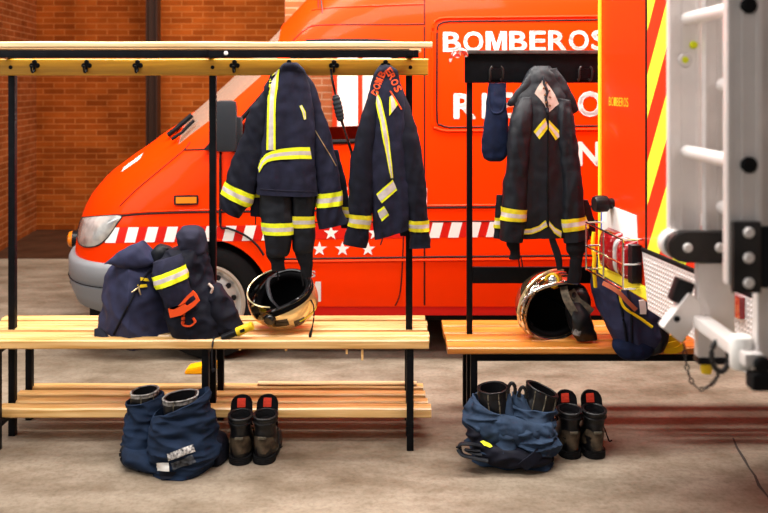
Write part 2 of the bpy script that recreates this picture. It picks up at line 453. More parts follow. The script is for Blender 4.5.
def patch(bm, bvh, rows, nu=6, sub=4, off=.003, strips=None, mi=0):
    """rows: list of (left px,py,right px,py); drapes a patch over the surface"""
    G = []
    for j in range(len(rows)-1):
        a, b = rows[j], rows[j+1]
        for k in range(sub+(1 if j == len(rows)-2 else 0)):
            t = k/sub; r = [a[i]+(b[i]-a[i])*t for i in range(4)]
            G.append([(r[0]+(r[2]-r[0])*i/nu, r[1]+(r[3]-r[1])*i/nu) for i in range(nu+1)])
    rows3 = []
    last = None
    for g in G:
        row = [on(bvh, x, y, off) for x, y in g]
        ok = [p for p in row if p is not None]
        Yd = (sum(p.y for p in ok)/len(ok)) if ok else last
        if Yd is None: Yd = 3.8
        last = Yd
        # fill misses from the nearest hit in the row
        for i in range(len(row)):
            if row[i] is None:
                js = [j for j in range(len(row)) if row[j] is not None and j != i]
                yy = row[min(js, key=lambda j: abs(j-i))].y if js else Yd
                row[i] = None if False else P(g[i][0], g[i][1], yy)
        rows3.append(row)
    grid(bm, rows3, False, mi, (lambda i, j: strips[min(len(strips)-1, int(i*len(strips)/nu))]) if strips else None)
    return bm

def polyline_on(bvh, pts, off=.001, step=3):
    out = []
    for (a, b) in zip(pts[:-1], pts[1:]):
        n = max(1, int(math.hypot(b[0]-a[0], b[1]-a[1])/step))
        for k in range(n): out.append((a[0]+(b[0]-a[0])*k/n, a[1]+(b[1]-a[1])*k/n))
    out.append(pts[-1])
    res = []; last = None
    for x, y in out:
        p = on(bvh, x, y, off)
        if p is None or (last is not None and abs(p.y-last.y) > .12): continue
        res.append(p); last = p
    return res

def text_mesh(txt, bold=.03):
    cu = bpy.data.curves.new('t', 'FONT'); cu.body = txt; cu.size = 1; cu.offset = bold; cu.resolution_u = 3
    o = bpy.data.objects.new('t', cu); COL.objects.link(o)
    dg = bpy.context.evaluated_depsgraph_get(); dg.update()
    me = bpy.data.meshes.new_from_object(o.evaluated_get(dg))
    COL.objects.unlink(o); bpy.data.objects.remove(o); bpy.data.curves.remove(cu)
    bm = bmesh.new(); bm.from_mesh(me); bpy.data.meshes.remove(me)
    return bm

def text_on(bm, txt, fn, x0, y0, x1, y1, bold=.03, shear=0, mi=0):
    """fn(px,py)->point; fits the word into the pixel box x0..x1, y0(top)..y1(base)"""
    t0 = text_mesh(txt, 0); t = NB()
    for dx, dy in (((0, 0),)+tuple((bold*math.cos(k*PI/4), bold*math.sin(k*PI/4)) for k in range(8)) if bold else ((0, 0),)):
        c_ = t0.copy(); bmesh.ops.translate(c_, verts=c_.verts[:], vec=(dx, dy, 0)); join(t, c_)
    t0.free()
    xs = [v.co.x for v in t.verts]; ys = [v.co.y for v in t.verts]
    a, b, c, d = min(xs), max(xs), min(ys), max(ys)
    for v in t.verts:
        u = (v.co.x-a)/(b-a); w = (v.co.y-c)/(d-c)
        v.co = fn(x0+(x1-x0)*u, y1+(y0-y1)*w+shear*(u-.5))
    join(bm, t, mi)

GW = dict(B=.66, O=.74, M=.78, E=.60, R=.67, S=.62)
def m_poly(bm, fn, x0, y0, x1, y1, mi=0):
    w = (x1-x0); st = .23
    pts = [(0, 0), (0, 1), (.30, 1), (.5, .38), (.70, 1), (1, 1), (1, 0), (1-st, 0), (1-st, .70), (.59, 0), (.41, 0), (st, .70), (st, 0)]
    f = face(bm, [bm.verts.new(fn(x0+w*a, y1+(y0-y1)*b)) for a, b in pts], mi)
    bmesh.ops.triangulate(bm, faces=[f])
def word_on(bm, txt, fn, x0, y0, x1, y1, bold=.022, shear=0, gap=.09):
    tot = sum(GW[c] for c in txt)+gap*(len(txt)-1); x = 0
    for c in txt:
        a = x0+(x1-x0)*x/tot; b = x0+(x1-x0)*(x+GW[c])/tot; dy = shear*((a+b)/2-x0)/(x1-x0)
        if c == 'M': m_poly(bm, fn, a, y0+dy, b, y1+dy)
        else: text_on(bm, c, fn, a, y0+dy-(.3 if c in 'OS' else 0), b, y1+dy+(.3 if c in 'OS' else 0), bold)
        x += GW[c]+gap

def disp_bump(bm, amp, f, seed=0):
    for v in bm.verts:
        v.co += v.normal*amp*noise.noise(v.co*f+Vector((seed, seed, seed)))
# ================================================================== SETTING
bm = NB(); box(bm, -7, 7, -2, 11, -.1, 0)
struct('floor', bm, 'floor')
bm = NB(); box(bm, -4.2, 2.5, 8.0, 9.62, -.02, .004)
struct('floor_back', bm, 'floor_dark')
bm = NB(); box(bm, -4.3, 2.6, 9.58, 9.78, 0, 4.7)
struct('wall_back', bm, 'brick_shaded')
bm = NB(); prism(bm, [(-3.92, 9.6, 0), (-3.34, 5.0, 0), (-3.60, 5.0, 0), (-4.2, 9.6, 0)], (0, 0, 4.7))
struct('wall_left', bm, 'brick_left')
# brick pier wall with the daylit red window, on the far side of the van
WY = 8.2
wx0, wx1, wz0, wz1 = -.50, 1.45, 1.05, 3.3
bm = NB()
box(bm, -.955, wx0, WY, WY+.3, 0, 4.7); box(bm, wx1, 5, WY, WY+.3, 0, 4.7); box(bm, wx0, wx1, WY, WY+.3, 0, wz0); box(bm, wx0, wx1, WY, WY+.3, wz1, 4.7)
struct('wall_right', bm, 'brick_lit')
bm = NB()
for x in (wx0+.025, wx0+.27, wx0+.80, wx0+1.35, wx1-.025): box(bm, x-.022, x+.022, WY-.02, WY+.10, wz0, wz1)
for z in (wz0+.025, wz1-.025): box(bm, wx0, wx1, WY-.02, WY+.10, z-.025, z+.025)
wf = struct('window_1', bm, 'window_red')
bm = NB(); box(bm, wx0, wx1, WY+.12, WY+.125, wz0, wz1)
p = obj('pane', bm, 'chalk', wf)
# steel column in front of the back wall
bm = NB()
x0, x1 = (147-384)/F*9.2, (158.5-384)/F*9.2
box(bm, x0, x0+.018, 9.15, 9.29, 0, 4.7); box(bm, x1-.018, x1, 9.15, 9.29, 0, 4.7); box(bm, x0+.018, x1-.018, 9.205, 9.225, 0, 4.7)
struct('trim_1', bm, 'column')
# crack in the concrete
bm = NB(); L, R = [], []
cr = [(733, 438), (737, 448), (744, 459), (749, 468), (755, 476), (759, 486), (768, 497), (775, 506)]
for i, (x, y) in enumerate(cr):
    Y = H*F/(y-HY); p = P(x, y, Y); w = .004+.003*((i*7) % 3)/2
    L.append(p+Vector((-w, 0, .0015))); R.append(p+Vector((w, 0, .0015)))
strip(bm, L, R)
struct('floor_crack', bm, 'crack', 0)

# ================================================================== VAN
VCY = 5.96; ZB = .325
ZT0 = [(-2.13, .46), (-2.12, .60), (-2.10, .72), (-2.06, .85), (-1.98, .965), (-1.84, 1.085), (-1.64, 1.205), (-1.50, 1.285), (-1.44, 1.33), (-1.30, 1.42), (-1.0, 1.685), (-.70, 1.99), (-.60, 2.10), (-.48, 2.22), (-.3, 2.32), (0, 2.42), (.5, 2.49), (3.4, 2.52), (3.5, 2.50)]
NX = .86
def nose(x): return x if x > -1.5 else -1.5+(x+1.5)*NX
ZT = [(nose(a), b) for a, b in ZT0]
def lerp_t(T, x):
    if x <= T[0][0]: return T[0][1]
    for (a, b), (c, d) in zip(T[:-1], T[1:]):
        if x <= c: return b+(d-b)*(x-a)/(c-a)
    return T[-1][1]
def van_w(X):
    if X >= -1.45: return .96
    q = min(1, (-1.45-X)/(-1.45-nose(-2.135))); return .96*max(.02, 1-q**2.4)**(1/2.4)
def van_n(X): return lerp_t([(-2.06, 2.6), (-1.9, 3.0), (-1.5, 3.6), (-1.2, 4.2), (-.6, 4.6), (0, 6.5), (3.5, 7)], X)
# shared parameter list (arc-length even for a box-like section)
def _ts(K):
    d = []; n = 4.5
    for i in range(4001):
        t = PI*i/4000; c, s = math.cos(t), math.sin(t)
        d.append((t, .96*math.copysign(abs(c)**(2/n), c), 1.6*abs(s)**(2/n)))
    acc = [0]
    for a, b in zip(d[:-1], d[1:]): acc.append(acc[-1]+math.hypot(b[1]-a[1], b[2]-a[2]))
    out = []; j = 0
    for k in range(K+1):
        g = acc[-1]*k/K
        while j < 4000 and acc[j] < g: j += 1
        out.append(d[j][0])
    return out
TS = _ts(84)
def van_pt(X, t):
    w, n, zt = van_w(X), van_n(X), lerp_t(ZT, X)
    c, s = math.cos(t), math.sin(t)
    y = -w*math.copysign(abs(c)**(2/n), c); z = ZB+(zt-ZB)*abs(s)**(2/n)
    if z > 1.1: y *= 1-.085*((z-1.1)/1.4)**1.5
    if z < .7: y *= 1-.03*((.7-z)/.4)**2
    return Vector((X, VCY+y, z))
XS = [nose(-2.13)+(-1.45-nose(-2.13))*(1-math.cos(PI/2*i/22)) for i in range(22)]+[-1.45+.05*i for i in range(30)]+[.05+.15*i for i in range(24)]
rows = [[van_pt(X, t) for t in TS] for X in XS]
def is_screen(j, i):
    Xm = (XS[j]+XS[j+1])/2
    if not (-1.24 < Xm < -.64): return False
    tm = (TS[i]+TS[i+1])/2
    return abs(math.cos(tm))**(2/4.2) < .86
bm = NB(); V = [[bm.verts.new(p) for p in r] for r in rows]
bmF = NB(); VF = [[bmF.verts.new(p) for p in r] for r in rows]
scr = []
n = len(TS)
for j in range(len(V)-1):
    for i in range(n-1):
        face(bmF, [VF[j][i], VF[j][i+1], VF[j+1][i+1], VF[j+1][i]])
        if is_screen(j, i): scr.append((j, i)); continue
        face(bm, [V[j][i], V[j][i+1], V[j+1][i+1], V[j+1][i]])
    face(bm, [V[j][0], V[j+1][0], V[j+1][-1], V[j][-1]])
face(bm, V[0]); face(bm, V[-1][::-1])
van = thing('van', 'red fire service van with rounded bonnet parked behind the two benches', 'van', (.7, VCY, 0))
outer = obj('van_skin_temp', bmF, 'van_red')
VB = bvh_of([outer]); COL.objects.unlink(outer)
body = obj('body', bm, 'van_red', None)
def cutter(bm):
    bmesh.ops.recalc_face_normals(bm, faces=bm.faces[:])
    me = bpy.data.meshes.new('cut'); bm.to_mesh(me); bm.free(); o = bpy.data.objects.new('cut', me); COL.objects.link(o); return o
WIN = [(226, 147), (262, 96), (303, 47), (312, 41.5), (384, 41.5), (393, 46), (396, 56), (396, 132), (391, 139), (300, 143)]
cb = NB(); prism(cb, [P(x, y, 5.02)+Vector((0, -.25, 0)) for x, y in WIN], (0, 2.7, 0)); cut1 = cutter(cb)
WCX, WCZ, WR = -1.045, .345, .345
cb = NB()
for wx in (WCX, WCX+3.3):
    prism(cb, [(wx+.385*math.cos(2*PI*(k+.5)/64), 4.8, WCZ+.385*math.sin(2*PI*(k+.5)/64)) for k in range(64)], (0, .55, 0))
cut2 = cutter(cb)
md = body.modifiers.new('s', 'SOLIDIFY'); md.thickness = .035; md.offset = -1
for c in (cut1, cut2):
    b_ = body.modifiers.new('b', 'BOOLEAN'); b_.operation = 'DIFFERENCE'; b_.object = c; b_.solver = 'EXACT'; b_.use_self = True
dg = bpy.context.evaluated_depsgraph_get(); dg.update()
nm = bpy.data.meshes.new_from_object(body.evaluated_get(dg)); body.modifiers.clear(); body.data = nm
for c in (cut1, cut2): COL.objects.unlink(c); bpy.data.objects.remove(c)
nm.transform(Matrix.Translation(-Vector((.7, VCY, 0)))); body.parent = van; WL[body] = WL[van]
for p in nm.polygons: p.use_smooth = True
nm.set_sharp_from_angle(angle=math.radians(38)); body.name = 'body'
# windscreen
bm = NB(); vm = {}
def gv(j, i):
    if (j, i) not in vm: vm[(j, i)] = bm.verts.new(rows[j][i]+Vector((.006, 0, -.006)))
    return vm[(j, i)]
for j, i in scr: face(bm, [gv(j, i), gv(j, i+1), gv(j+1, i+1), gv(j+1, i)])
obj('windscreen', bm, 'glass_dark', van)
# side glass near and far
def side_poly(Yfun, off=0, shrink=1.0):
    pts = []
    for x, y in WIN:
        p = P(x, y, 5.02); pts.append(Vector((p.x, Yfun(p), p.z)))
    return pts
bm = NB()
def near_y(p): return VCY-.96*(1-.085*(max(0, p.z-1.1)/1.4)**1.5)+.018
prism(bm, side_poly(near_y), (0, .004, 0)); obj('side_window', bm, 'glass', van)
bm = NB(); prism(bm, side_poly(lambda p: 2*VCY-near_y(p)), (0, -.004, 0)); obj('side_window', bm, 'glass', van)
# rubber seal round the near window
bm = NB()
tube(bm, spline([v+Vector((0, -.018, 0)) for v in side_poly(near_y)], 5, True), .014, 8, True)
obj('window_seal', bm, 'rubber', van)
# quarter-light divider
bm = NB(); tube(bm, [P(250, 143, 5.03), P(252, 112, 5.06)], .012, 8); obj('quarter_light_bar', bm, 'rubber', van)
# dashboard and driver's seat seen through the glass
bm = NB(); box(bm, -1.25, -.72, 5.12, 6.8, .95, 1.22, .06); obj('dashboard', bm, 'plastic_black', van)
for y in (5.45, 6.5):
    bm = NB(); box(bm, -.25, .25, y-.24, y+.24, .6, .8, .05); box(bm, .12, .28, y-.24, y+.24, .75, 1.4, .05); box(bm, .15, .26, y-.13, y+.13, 1.42, 1.62, .04)
    obj('cab_seat', bm, 'plastic_black', van)
# lower dark skirt + bumper
def plan(z_in, N=40, xend=-1.47):
    """outline of the nose, near side to far side, inset outward by z_in"""
    pts = []
    for k in range(N+1):
        a = -PI/2+PI*k/N
        e = 2/2.4
        y = .96*math.copysign(abs(math.sin(a))**e, math.sin(a)); x = -1.45+(nose(-2.135)+1.45)*abs(math.cos(a))**e
        pts.append((x, y))
    return [(xend, -.96)]+pts+[(xend, .96)]
pl = plan(0)
def bump_rows(prof):
    out = []
    for off, z in prof:
        r = []
        for k, (x, y) in enumerate(pl):
            a = pl[max(k-1, 0)]; b = pl[min(k+1, len(pl)-1)]
            t = Vector((b[0]-a[0], b[1]-a[1], 0)); nrm = Vector((-t.y, t.x, 0)).normalized() if t.length > 0 else Vector((0, 0, 0))
            if nrm.x > .2 or (abs(nrm.x) <= .2 and nrm.y*y < 0): nrm = -nrm
            r.append(Vector((x, VCY+y, z))+nrm*off)
        out.append(r)
    return out
bm = NB(); grid(bm, bump_rows([(-.05, .575), (.0, .58), (.018, .575), (.03, .55), (.03, .455), (.022, .447), (.022, .437), (.03, .43), (.01, .36), (-.02, .29), (-.08, .26), (-.12, .28)]))
obj('bumper', bm, 'plastic_mid', van, smooth=50)
bm = NB(); tube(bm, [v+Vector((-.004, -.004, 0)) for v in bump_rows([(.025, .442)])[0]], .003, 6); obj('bumper_groove', bm, 'rubber', van)
bm = NB()
p = on(VB, 79, 279, -.02) or P(79, 279, 5.35)
obox(bm, P(80, 279, 5.33), Matrix.Rotation(-.9, 3, 'Z'), (.05, .05, .03), .01); obj('tow_eye_cover', bm, 'plastic_black', van)
# front amber lamp sticking out past the nose
bm = NB(); lathe(bm, [(0, -.05), (.055, -.05), (.055, .025), (.03, .04), (0, .04)], P(76.5, 239, 5.80), (-1, -.25, 0), 24); fl = obj('front_lamp', bm, 'plastic_black', van)
bm = NB(); lathe(bm, [(.052, .018), (.056, .026), (.048, .045), (.03, .054), (0, .056)], P(76, 239, 5.80), (-1, -.25, 0), 24); obj('amber_lens', bm, 'amber', fl)
# sill and underbody
bm = NB(); box(bm, -.60, 1.82, 5.03, 5.20, .27, .335, .01); obj('sill', bm, 'red_deep', van)
bm = NB(); box(bm, -1.8, 3.4, 5.2, 6.75, .2, .30); obj('underbody', bm, 'rubber', van)
# wheel housings
for wx in (WCX, WCX+3.3):
    bm = NB(); ar_ = [-.14+(PI+.28)*k/40 for k in range(41)]; grid(bm, [[Vector((wx+r*math.cos(a), y, max(ZB-.03, WCZ+r*math.sin(a)))) for a in ar_] for r, y in ((.384, 5.035), (.384, 5.5), (.01, 5.5))]); obj('wheel_arch_liner', bm, 'rubber', van)
    bm = NB(); tube(bm, [(wx+.388*math.cos(PI*k/36), near_y(Vector((0, 0, .6)))-.012, WCZ+.388*math.sin(PI*k/36)) for k in range(0, 37)], .008, 8); obj('arch_lip', bm, 'van_red', van)
def wheel(cx, cy):
    c = (cx, cy, WCZ); ax = (0, -1, 0)
    bm = NB(); R = WR
    prof = [(.205, -.20), (.23, -.215), (R-.05, -.21), (R-.012, -.19), (R, -.16), (R, -.10), (R-.006, -.098), (R-.006, -.09), (R, -.088), (R, -.03), (R-.012, .0), (R-.05, .02), (.255, .024), (.235, .015), (.215, .0)]
    lathe(bm, prof, c, ax, 72); w = obj('tyre', bm, 'rubber', van)
    bm = NB(); lathe(bm, [(.206, .0), (.216, .012), (.225, .016), (.212, .02), (.198, .012), (.196, -.02)], c, ax, 64); obj('rim_edge', bm, 'rim_tan', w)
    bm = NB(); lathe(bm, [(.206, -.005), (.196, .0), (.19, -.02), (.17, -.03), (.125, -.005), (.10, .0), (.085, .015), (.07, .03), (.03, .035), (0, .035)], c, ax, 64); rm = obj('rim', bm, 'rim', w)
    bm = NB()
    for k in range(12):
        a = 2*PI*k/12+.15; lathe(bm, [(0, .0), (.0165, .0), (.0165, -.02)], Vector(c)+Vector((.150*math.cos(a), .012, .150*math.sin(a))), ax, 14)
    obj('rim_holes', bm, 'plastic_black', rm)
    return w
wheel(WCX, 5.05); wheel(WCX+3.3, 5.05)
# creases and seams
def seam(pts, r=.005, m='seam', off=.0, step=3, name='panel_line'):
    pl_ = polyline_on(VB, pts, off, step)
    if len(pl_) > 1:
        bm = NB(); tube(bm, pl_, r, 6); return obj(name, bm, m, van)
def cpx(pts, k=5):
    return [(p.x, p.y) for p in spline([(x, y, 0) for x, y in pts], k)]
seam([(424.5, -30), (424.5, 60), (424.5, 311)], .0045)
seam(cpx([(404, 212), (403, 250), (401, 285), (398, 300), (392, 308), (380, 310)]), .004)
seam([(318, -12), (318.5, 8)], .004)
seam(cpx([(119, 216), (150, 213.5), (205, 212), (300, 211), (403, 209)]), .006)  # shadow line of the front crease, painted as a dark tube
seam(cpx([(119, 214), (150, 211.5), (205, 210), (300, 209), (403, 207)]), .006, 'van_red', name='crease_line')
seam([(424, 207.5), (640, 206)], .007); seam([(424, 205.5), (640, 204)], .007, 'van_red', name='crease_line')
seam([(300, 222.5), (424, 221.5), (640, 220)], .004)
seam([(280, 259), (424, 257), (640, 255)], .006); seam([(280, 261.5), (424, 260), (640, 258)], .009, 'van_red', name='crease_line')  # dark tube paints the shade of the lower crease
seam([(262, 312), (424, 310), (640, 309)], .009, 'van_red', name='crease_line')
seam(cpx([(120, 206), (135, 191), (160, 170), (184, 150), (190, 142)]), .004)
seam([(184, 150), (214, 149)], .005)
seam([(221, 151), (221, 225)], .004)
# bonnet-side window edging: swage arcs above the cab door
seam(cpx([(312, 10), (340, 7), (424, 4)]), .006, 'van_red', name='crease_line')
seam(cpx([(292, 42), (305, 30), (322, 25), (400, 24.5), (424, 24)]), .004)
# blank window pressing on the side
press = [(437, 28), (442, 23), (450, 22), (640, 20), (640, 125), (452, 128), (442, 126), (437, 120), (437, 28)]
seam(cpx([(449, 21.5), (442, 23), (437.5, 29), (437, 60), (437, 118), (441, 125), (449, 127.5)])+[(640, 125.5)], .006)
seam([(449, 21.5), (640, 19.5)], .006)
seam(cpx([(446, 18), (437, 20), (433, 28), (432.5, 60), (432.5, 120), (437, 128.5), (447, 131)])+[(640, 129)], .010, 'van_red', name='crease_line')
seam([(446, 18), (640, 16)], .010, 'van_red', name='crease_line')
# headlight
def poly_on(pts, off, m, name, parent, bulge=0.0, bvh=None, sub=14):
    """fan patch from a pixel outline, draped on the skin and bulging outward"""
    bvh = bvh or VB
    cx = sum(p[0] for p in pts)/len(pts); cy = sum(p[1] for p in pts)/len(pts)
    bm = NB(); R = []
    for k in range(sub+1):
        t = k/sub; ring = []
        for x, y in pts:
            q = on(bvh, cx+(x-cx)*t, cy+(y-cy)*t, off+bulge*(1-t**3))
            tt = t
            while q is None: tt *= .95; q = on(bvh, cx+(x-cx)*tt, cy+(y-cy)*tt, off)
            ring.append(q)
        R.append(ring)
    grid(bm, R[1:], True)
    c = bm.verts.new(R[0][0]); bm.verts.ensure_lookup_table(); m_ = len(pts)
    for k in range(m_): face(bm, [c, bm.verts[k], bm.verts[(k+1) % m_]])
    return obj(name, bm, m, parent)
HL = cpx([(82.5, 217.5), (100, 216), (121, 215.5), (117, 224), (109, 236), (103, 242), (96, 246), (86, 247), (79, 243), (78, 234), (79.5, 224), (82.5, 217.5)], 4)
hl = poly_on(HL, .004, 'lens', 'headlight', van, .025)
p = on(VB, 95, 233, .01)
seam(HL+[HL[0]], .0045, 'plastic_black', .002, name='headlight_gap')
# amber side marker
mk_ = poly_on([(174.5, 195.5), (187, 195), (198.5, 195), (199, 200), (198.5, 204.5), (187, 205), (174.5, 205), (174, 200)], .012, 'plastic_black', 'side_marker', van)
bm = NB(); patch(bm, VB, [(176.5, 197.2, 197, 196.8), (176.5, 203.4, 197, 203)], 6, 3, .019); obj('amber_lens', bm, 'amber', mk_)
# stripe band, letters, stars and emblem
def bandy(x): return 227.6-(x-105)*5.6/365
bm = NB()
xs = list(range(118, 262, 6))
patch(bm, VB, [(104, bandy(104), 262, bandy(262)), (104, bandy(104)+15.5, 262, bandy(262)+15.5)], 40, 3, .0015)
patch(bm, VB, [(425.5, bandy(425), 640, bandy(640)), (425.5, bandy(425)+14.8, 640, bandy(640)+14.8)], 30, 3, .0015)
patch(bm, VB, [(262, bandy(262), 424, bandy(424)), (262, bandy(262)+15, 424, bandy(424)+15)], 30, 3, .0015)
band = obj('stripe_band', bm, 'red_deep', van)
bm = NB()
k = 0
x = 105
while x < 636:
    if not (300 < x < 416):
        yt = bandy(x)
        patch(bm, VB, [(x+4, yt, x+14.5, yt), (x, yt+15.2, x+10.5, yt+15.2)], 3, 3, .003)
    x += 19.55 if x < 300 else 19.0
    if 395 < x < 410:
        x = 409.8; obj('white_stripes', bm, 'white', band); bm = NB()
obj('white_stripes', bm, 'white', band)
van_fn = lambda px, py: on(VB, px, py, .003) or P(px, py, 5.0)
for w, x0, y0, x1, y1, sh in (('BOMBEROS', 443, 32, 608, 52, -2), ('R', 453.5, 93.3, 475.8, 119, 0), ('I', 481.8, 93, 487, 118.7, 0), ('E', 494, 92.5, 513, 118.2, 0), ('R', 551, 92, 572.5, 117.5, 0), ('O', 577.5, 91, 602.5, 117, 0), ('N', 577.5, 141.5, 600, 166, 0), ('R', 339.5, 184.5, 350, 199, 0), ('S', 309.5, 270.5, 315.5, 277.3, 0), ('M', 303, 281.5, 321, 301.5, 0)):
    bm = NB()
    if w == 'M': m_poly(bm, van_fn, x0, y0, x1, y1)
    elif len(w) > 1: word_on(bm, w, van_fn, x0, y0, x1, y1, .022, sh)
    else: text_on(bm, w, van_fn, x0, y0, x1, y1, .03, sh)
    obj('lettering', bm, 'white', van, smooth=0)
for cx, cy in ((331, 233), (353, 233), (375, 233), (319.5, 249), (342.5, 249), (368, 249)):
    bm = NB(); vs = []
    for k in range(10):
        r = 7.6 if k % 2 == 0 else 3.1; a = -PI/2+PI*k/5
        vs.append(bm.verts.new(van_fn(cx+r*math.cos(a), cy+r*math.sin(a))))
    face(bm, vs); obj('star', bm, 'white', van, smooth=0)
bm = NB(); patch(bm, VB, [(124.5, 167.0, 143.5, 153.0), (121.5, 172.0, 139.5, 159.5)], 8, 4, .003); obj('bonnet_emblem', bm, 'white', van)
# wiper
bm = NB(); pp = [on(VB, x, y, .03) for x, y in ((170, 137), (178, 131), (186, 124), (194, 117))]; tube(bm, [q for q in pp if q], .016, 8); pp = [on(VB, x, y, .03) for x, y in ((174, 141), (184, 134), (196, 122))]; tube(bm, [q for q in pp if q], .010, 8); obj('wiper', bm, 'plastic_black', van)
# door mirror
mrr = NB(); obox(mrr, P(226, 126, 4.84), Matrix.Rotation(.15, 3, 'Z'), (.062, .07, .145), .035); mo = obj('door_mirror', mrr, 'plastic', van)
bm = NB(); obox(bm, P(236, 132, 4.93), Matrix.Rotation(.1, 3, 'Z'), (.035, .08, .09), .02); obj('mirror_arm', bm, 'plastic', mo)
bm = NB(); prism(bm, [P(203, 150, 5.045), P(224, 149, 5.035), P(224, 128, 5.055)], (0, -.02, 0)); obj('mirror_triangle', bm, 'plastic_black', van)
# thin aerial
bm = NB(); tube(bm, [P(317, -20, 5.3), P(321, 0, 5.22), P(326, 42, 5.1)], .006, 6); obj('aerial', bm, 'plastic_black', van)
# handle of the sliding door
seam([(426, 188), (426, 205)], .006, 'white', .002, name='door_edge_guard')
# ================================================================== BENCHES WITH COAT RACKS
def bar(bm, x, y, z0, z1, w=.031, d=.031): box(bm, x-w/2, x+w/2, y-d/2, y+d/2, z0, z1, .003)
def coat_hook(parent, x, y, z, name='coat_hook'):
    bm = NB()
    for dx, dz in ((-.013, 0), (.013, 0), (0, .016)):
        lathe(bm, [(0, .004), (.010, .004), (.0115, 0), (.0115, -.004)], (x+dx, y, z+dz), (0, -1, 0), 14)
    box(bm, x-.006, x+.006, y-.005, y, z-.03, z+.02, .002)
    h = obj(name, bm, 'black_steel', parent)
    bm = NB(); tube(bm, spline([(x, y-.002, z-.018), (x, y-.018, z-.032), (x, y-.034, z-.026), (x, y-.036, z-.008)], 5), .0045, 8)
    lathe(bm, [(0, -.007), (.006, -.004), (.0075, 0), (.006, .004), (0, .007)], (x, y-.036, z-.006), (0, 0, 1), 12)
    obj('hook_prong', bm, 'black_steel', h)

# ---- left rack
LB = thing('coat_rack_bench', 'long slatted pine changing bench with pale top shelf and slatted shoe shelf', 'bench', (-.8, 3.97, 0))
FR = (-1.734, -.799, .117)          # frames along the bench
LX0, LX1 = -1.86, .203
YS0, YS1 = 3.78, 4.19
YP = 3.97
for x in FR:
    bm = NB(); bar(bm, x, YP, 0, 1.775, .031, .03); obj('post', bm, 'black_steel', LB)
    bm = NB(); bar(bm, x, YS0+.03, 0, .455); obj('leg', bm, 'black_steel', LB)
    bm = NB(); bar(bm, x, YS1-.03, 0, .455); obj('leg', bm, 'black_steel', LB)
    bm = NB(); box(bm, x-.0145, x+.0145, YS0+.01, YS1-.01, .432, .457, .003); obj('cross_bearer', bm, 'black_steel', LB)
    bm = NB(); box(bm, x-.0145, x+.0145, YS0+.05, YS1+.02, .098, .123, .003); obj('shelf_cross_bearer', bm, 'black_steel', LB)
    bm = NB(); box(bm, x-.014, x+.014, 3.78, 4.17, 1.765, 1.79, .003); obj('shelf_bearer', bm, 'black_steel', LB)
def plank(name, parent, m, x0, x1, y0, y1, z0, z1, seed=0, wob=.002):
    bm = NB()
    N = 24; rows_ = []
    for i in range(N+1):
        x = x0+(x1-x0)*i/N
        a = wob*noise.noise(Vector((x*3, seed, 0))); b = wob*noise.noise(Vector((x*3, seed, 5)))
        c = .006
        rows_.append([Vector((x, y0+a, z0+c)), Vector((x, y0+a, z1-c+b)), Vector((x, y0+c+a, z1+b)), Vector((x, y1-c+a, z1+b)), Vector((x, y1+a, z1-c+b)), Vector((x, y1+a, z0+c)), Vector((x, y1-c+a, z0)), Vector((x, y0+c+a, z0))])
    V = grid(bm, rows_, True); face(bm, V[0]); face(bm, V[-1][::-1])
    return obj(name, bm, m, parent, smooth=30)
g = .026; w_ = (YS1-YS0-4*g)/5
for k in range(5):
    y0 = YS0+k*(w_+g)
    plank('seat_slat', LB, 'wood_pale', LX0, LX1+(.004 if k % 2 else -.003), y0, y0+w_, .459, .50+(0, -.004, .001, -.003, 0)[k], k)
for k, (y0, y1, z0, z1, x1) in enumerate([(3.855, 3.920, .123, .168, .215), (3.962, 4.017, .123, .160, .205), (4.058, 4.113, .123, .160, .198), (4.154, 4.21, .123, .160, .192)]):
    plank('shoe_shelf_slat', LB, 'wood_pale', -1.755, x1, y0, y1, z0, z1, 10+k, .004)
plank('loose_batten', LB, 'wood_edge', -.62, .16, 4.165, 4.20, .162, .174, 17, .004)
# top shelf
plank('top_shelf', LB, 'wood_edge', -2.0, .115, 3.83, 3.87, 1.792, 1.824, 20)
plank('top_shelf', LB, 'wood_edge', -2.0, .215, 3.775, 3.80, 1.800, 1.828, 21)
plank('top_shelf', LB, 'wood_edge', -2.0, .180, 4.12, 4.17, 1.792, 1.825, 22)
bm = NB(); box(bm, -2.0, .155, 3.785, 3.815, 1.757, 1.791, .003); obj('shelf_rail', bm, 'black_steel', LB)
bm = NB(); lathe(bm, [(0, .003), (.008, .002), (.01, 0)], P(226, 51.3, 3.784)+Vector((0, 0, -.008)), (0, -1, 0), 14); obj('screw_cover', bm, 'white', LB)
# hook board
plank('hook_board', LB, 'wood_rail', -2.0, .204, 3.925, 3.952, 1.679, 1.757, 23, .001)
for px in (10.5, 212.5, 410.5):
    bm = NB(); p = P(px, 67.3, 3.924); lathe(bm, [(0, .002), (.006, .003), (.009, .001), (.009, -.002)], p, (0, -1, 0), 12); obj('bolt', bm, 'black_steel', LB)
for px in (34.5, 86.5, 137.5, 234.5, 289, 334, 385.5):
    p = P(px, 65.5, 3.924); coat_hook(LB, p.x, 3.924, p.z)
# strip of splintered edging under the seat and on the shelf
bm = NB()
for px, l in ((240, .006), (286, .008), (347, .022), (362.5, .05)):
    p = P(px, 349.5, 3.785); box(bm, p.x-.006, p.x+.004, 3.787, 3.79, .458-l, .462)
obj('splintered_edge', bm, 'wood_pale', LB)

